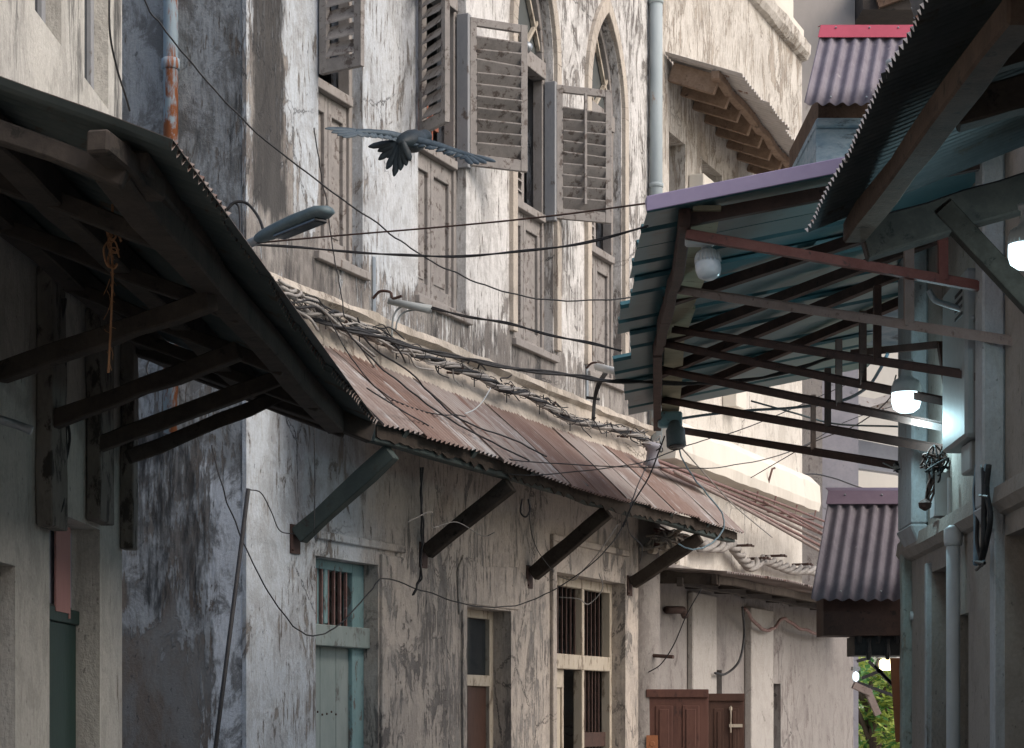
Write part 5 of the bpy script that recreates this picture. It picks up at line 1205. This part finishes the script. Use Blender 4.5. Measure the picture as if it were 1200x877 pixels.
for t, w, h in ((-.13, .012, .008), (-.10, .034, .024), (-.05, .050, .044), (.02, .056, .055), (.09, .046, .046), (.13, .032, .033), (.16, .034, .034), (.19, .03, .03), (.21, .014, .014), (.25, .004, .004)):
    c = bc + fw * t + u_ * (.015 if t > .12 else 0); ring = [bm.verts.new(c + s_ * math.cos(k*math.pi/5) * w + u_ * math.sin(k*math.pi/5) * h) for k in range(10)]
    if prev: [bm.faces.new([prev[j], prev[(j+1)%10], ring[(j+1)%10], ring[j]]) for j in range(10)]
    else: bm.faces.new(ring[::-1])
    prev = ring
bm.faces.new(prev)
tb = bc - fw * .09
tn = Vector((.1, -.95, .25)).normalized()
for k in range(9):
    ang = R(187 + k * 13.2 + (3 if k in (2, 5) else 0)); d = Vector((math.cos(ang), .15, math.sin(ang))); feather(bm, tb + Vector((0, -.02 - .002 * k, 0)), d, tn, .135 + (.026, -.012, .004, -.03, .012, .03, .0, -.02, -.035)[k], .036 if k != 3 else .022, mi=0)
part('body', bm, M['feather'], bird, smooth=True)
def wing(pts, ch, nf):
    bm = NB(); q = catmull([P(*p) for p in pts], 6); n = len(q); prev = None
    bk = Vector((-.2, -.75, -.62)).normalized()
    for i, p in enumerate(q):
        t = i / (n - 1); c = ch * (1 - .35 * t); th = .012 * (1 - t) + .004
        d = (q[min(i+1, n-1)] - q[max(i-1, 0)]).normalized(); nn = d.cross(bk).normalized()
        r = [bm.verts.new(p - nn*th), bm.verts.new(p + bk*c*.5 - nn*th*.6), bm.verts.new(p + bk*c), bm.verts.new(p + bk*c*.5 + nn*th*.6), bm.verts.new(p + nn*th)]
        if prev: [bm.faces.new([prev[j], prev[(j+1)%5], r[(j+1)%5], r[j]]) for j in range(5)]
        else: bm.faces.new(r[::-1])
        prev = r
    bm.faces.new(prev)
    dn = (q[-1] - q[-5]).normalized(); nn = dn.cross(bk).normalized()
    for k in range(nf):
        feather(bm, q[-1 - k] + bk * .01 * k, dn + bk * (.05 + .22 * k), nn, .17 - .012 * k, .030)
    for k in range(10):
        i = int((n - 2) * k / 10); feather(bm, q[i] + bk * ch * .55, bk + dn * (.1 + .05 * k), nn, ch * .75, .05)
    part('wing', bm, M['wing'], bird, smooth=True)
wing([(474,160,9.5), (455,155,9.4), (435,153,9.3), (418,152,9.25)], .055, 4)
wing([(486,163,9.5), (510,168,9.4), (535,176,9.3), (556,182,9.2)], .055, 4)

# ------------------------------------------------------------------ light, sky, camera
w = bpy.data.worlds.new('World'); sc.world = w; w.use_nodes = True; nt = w.node_tree; bg = nt.nodes['Background']
sky = nt.nodes.new('ShaderNodeTexSky'); sky.sky_type = 'NISHITA'; sky.sun_disc = False
SUN = Vector((.82, -.42, .80)).normalized()
sky.sun_elevation = math.asin(SUN.z); sky.sun_rotation = math.atan2(SUN.x, SUN.y); sky.air_density = 1.0; sky.dust_density = 4.0; sky.ozone_density = 1.0
nt.links.new(sky.outputs[0], bg.inputs[0]); bg.inputs[1].default_value = SKY
sd = bpy.data.lights.new('sun', 'SUN'); sd.energy = SUNE; sd.angle = R(40); sd.color = (1.0, .97, .94)
so = bpy.data.objects.new('sun', sd); COL.objects.link(so); so.rotation_euler = (-SUN).to_track_quat('-Z', 'Y').to_euler()
def lamp(p, e, r, c=(.58, .90, 1.0)):
    l = bpy.data.lights.new('bulb_light', 'POINT'); l.energy = e; l.shadow_soft_size = r; l.color = c
    o = bpy.data.objects.new('bulb_light', l); COL.objects.link(o); o.location = p
lamp(P(1062, 470, 10.4) - Vector((.0, .0, .12)), 13, .07)
lamp(P(1203, 296, 7.5) - Vector((.0, .02, .12)), 8, .07)
cam = bpy.data.cameras.new('camera'); cam.lens = 72; cam.sensor_width = 36; cam.sensor_fit = 'HORIZONTAL'; cam.shift_y = (HY - 438.5) / 1200
cam.clip_start = .1; cam.clip_end = 600
co = bpy.data.objects.new('camera', cam); COL.objects.link(co); co.location = (0, 0, EYE); co.rotation_euler = (R(90), 0, 0); sc.camera = co
sc.cycles.max_bounces = 5; sc.cycles.diffuse_bounces = 3; sc.cycles.glossy_bounces = 2; sc.cycles.transmission_bounces = 2; sc.cycles.use_adaptive_sampling = True; sc.cycles.adaptive_threshold = .02
sc.view_settings.view_transform = 'Standard'; sc.view_settings.look = 'None'; sc.view_settings.exposure = EXPO; sc.view_settings.gamma = 1
sc.render.film_transparent = False
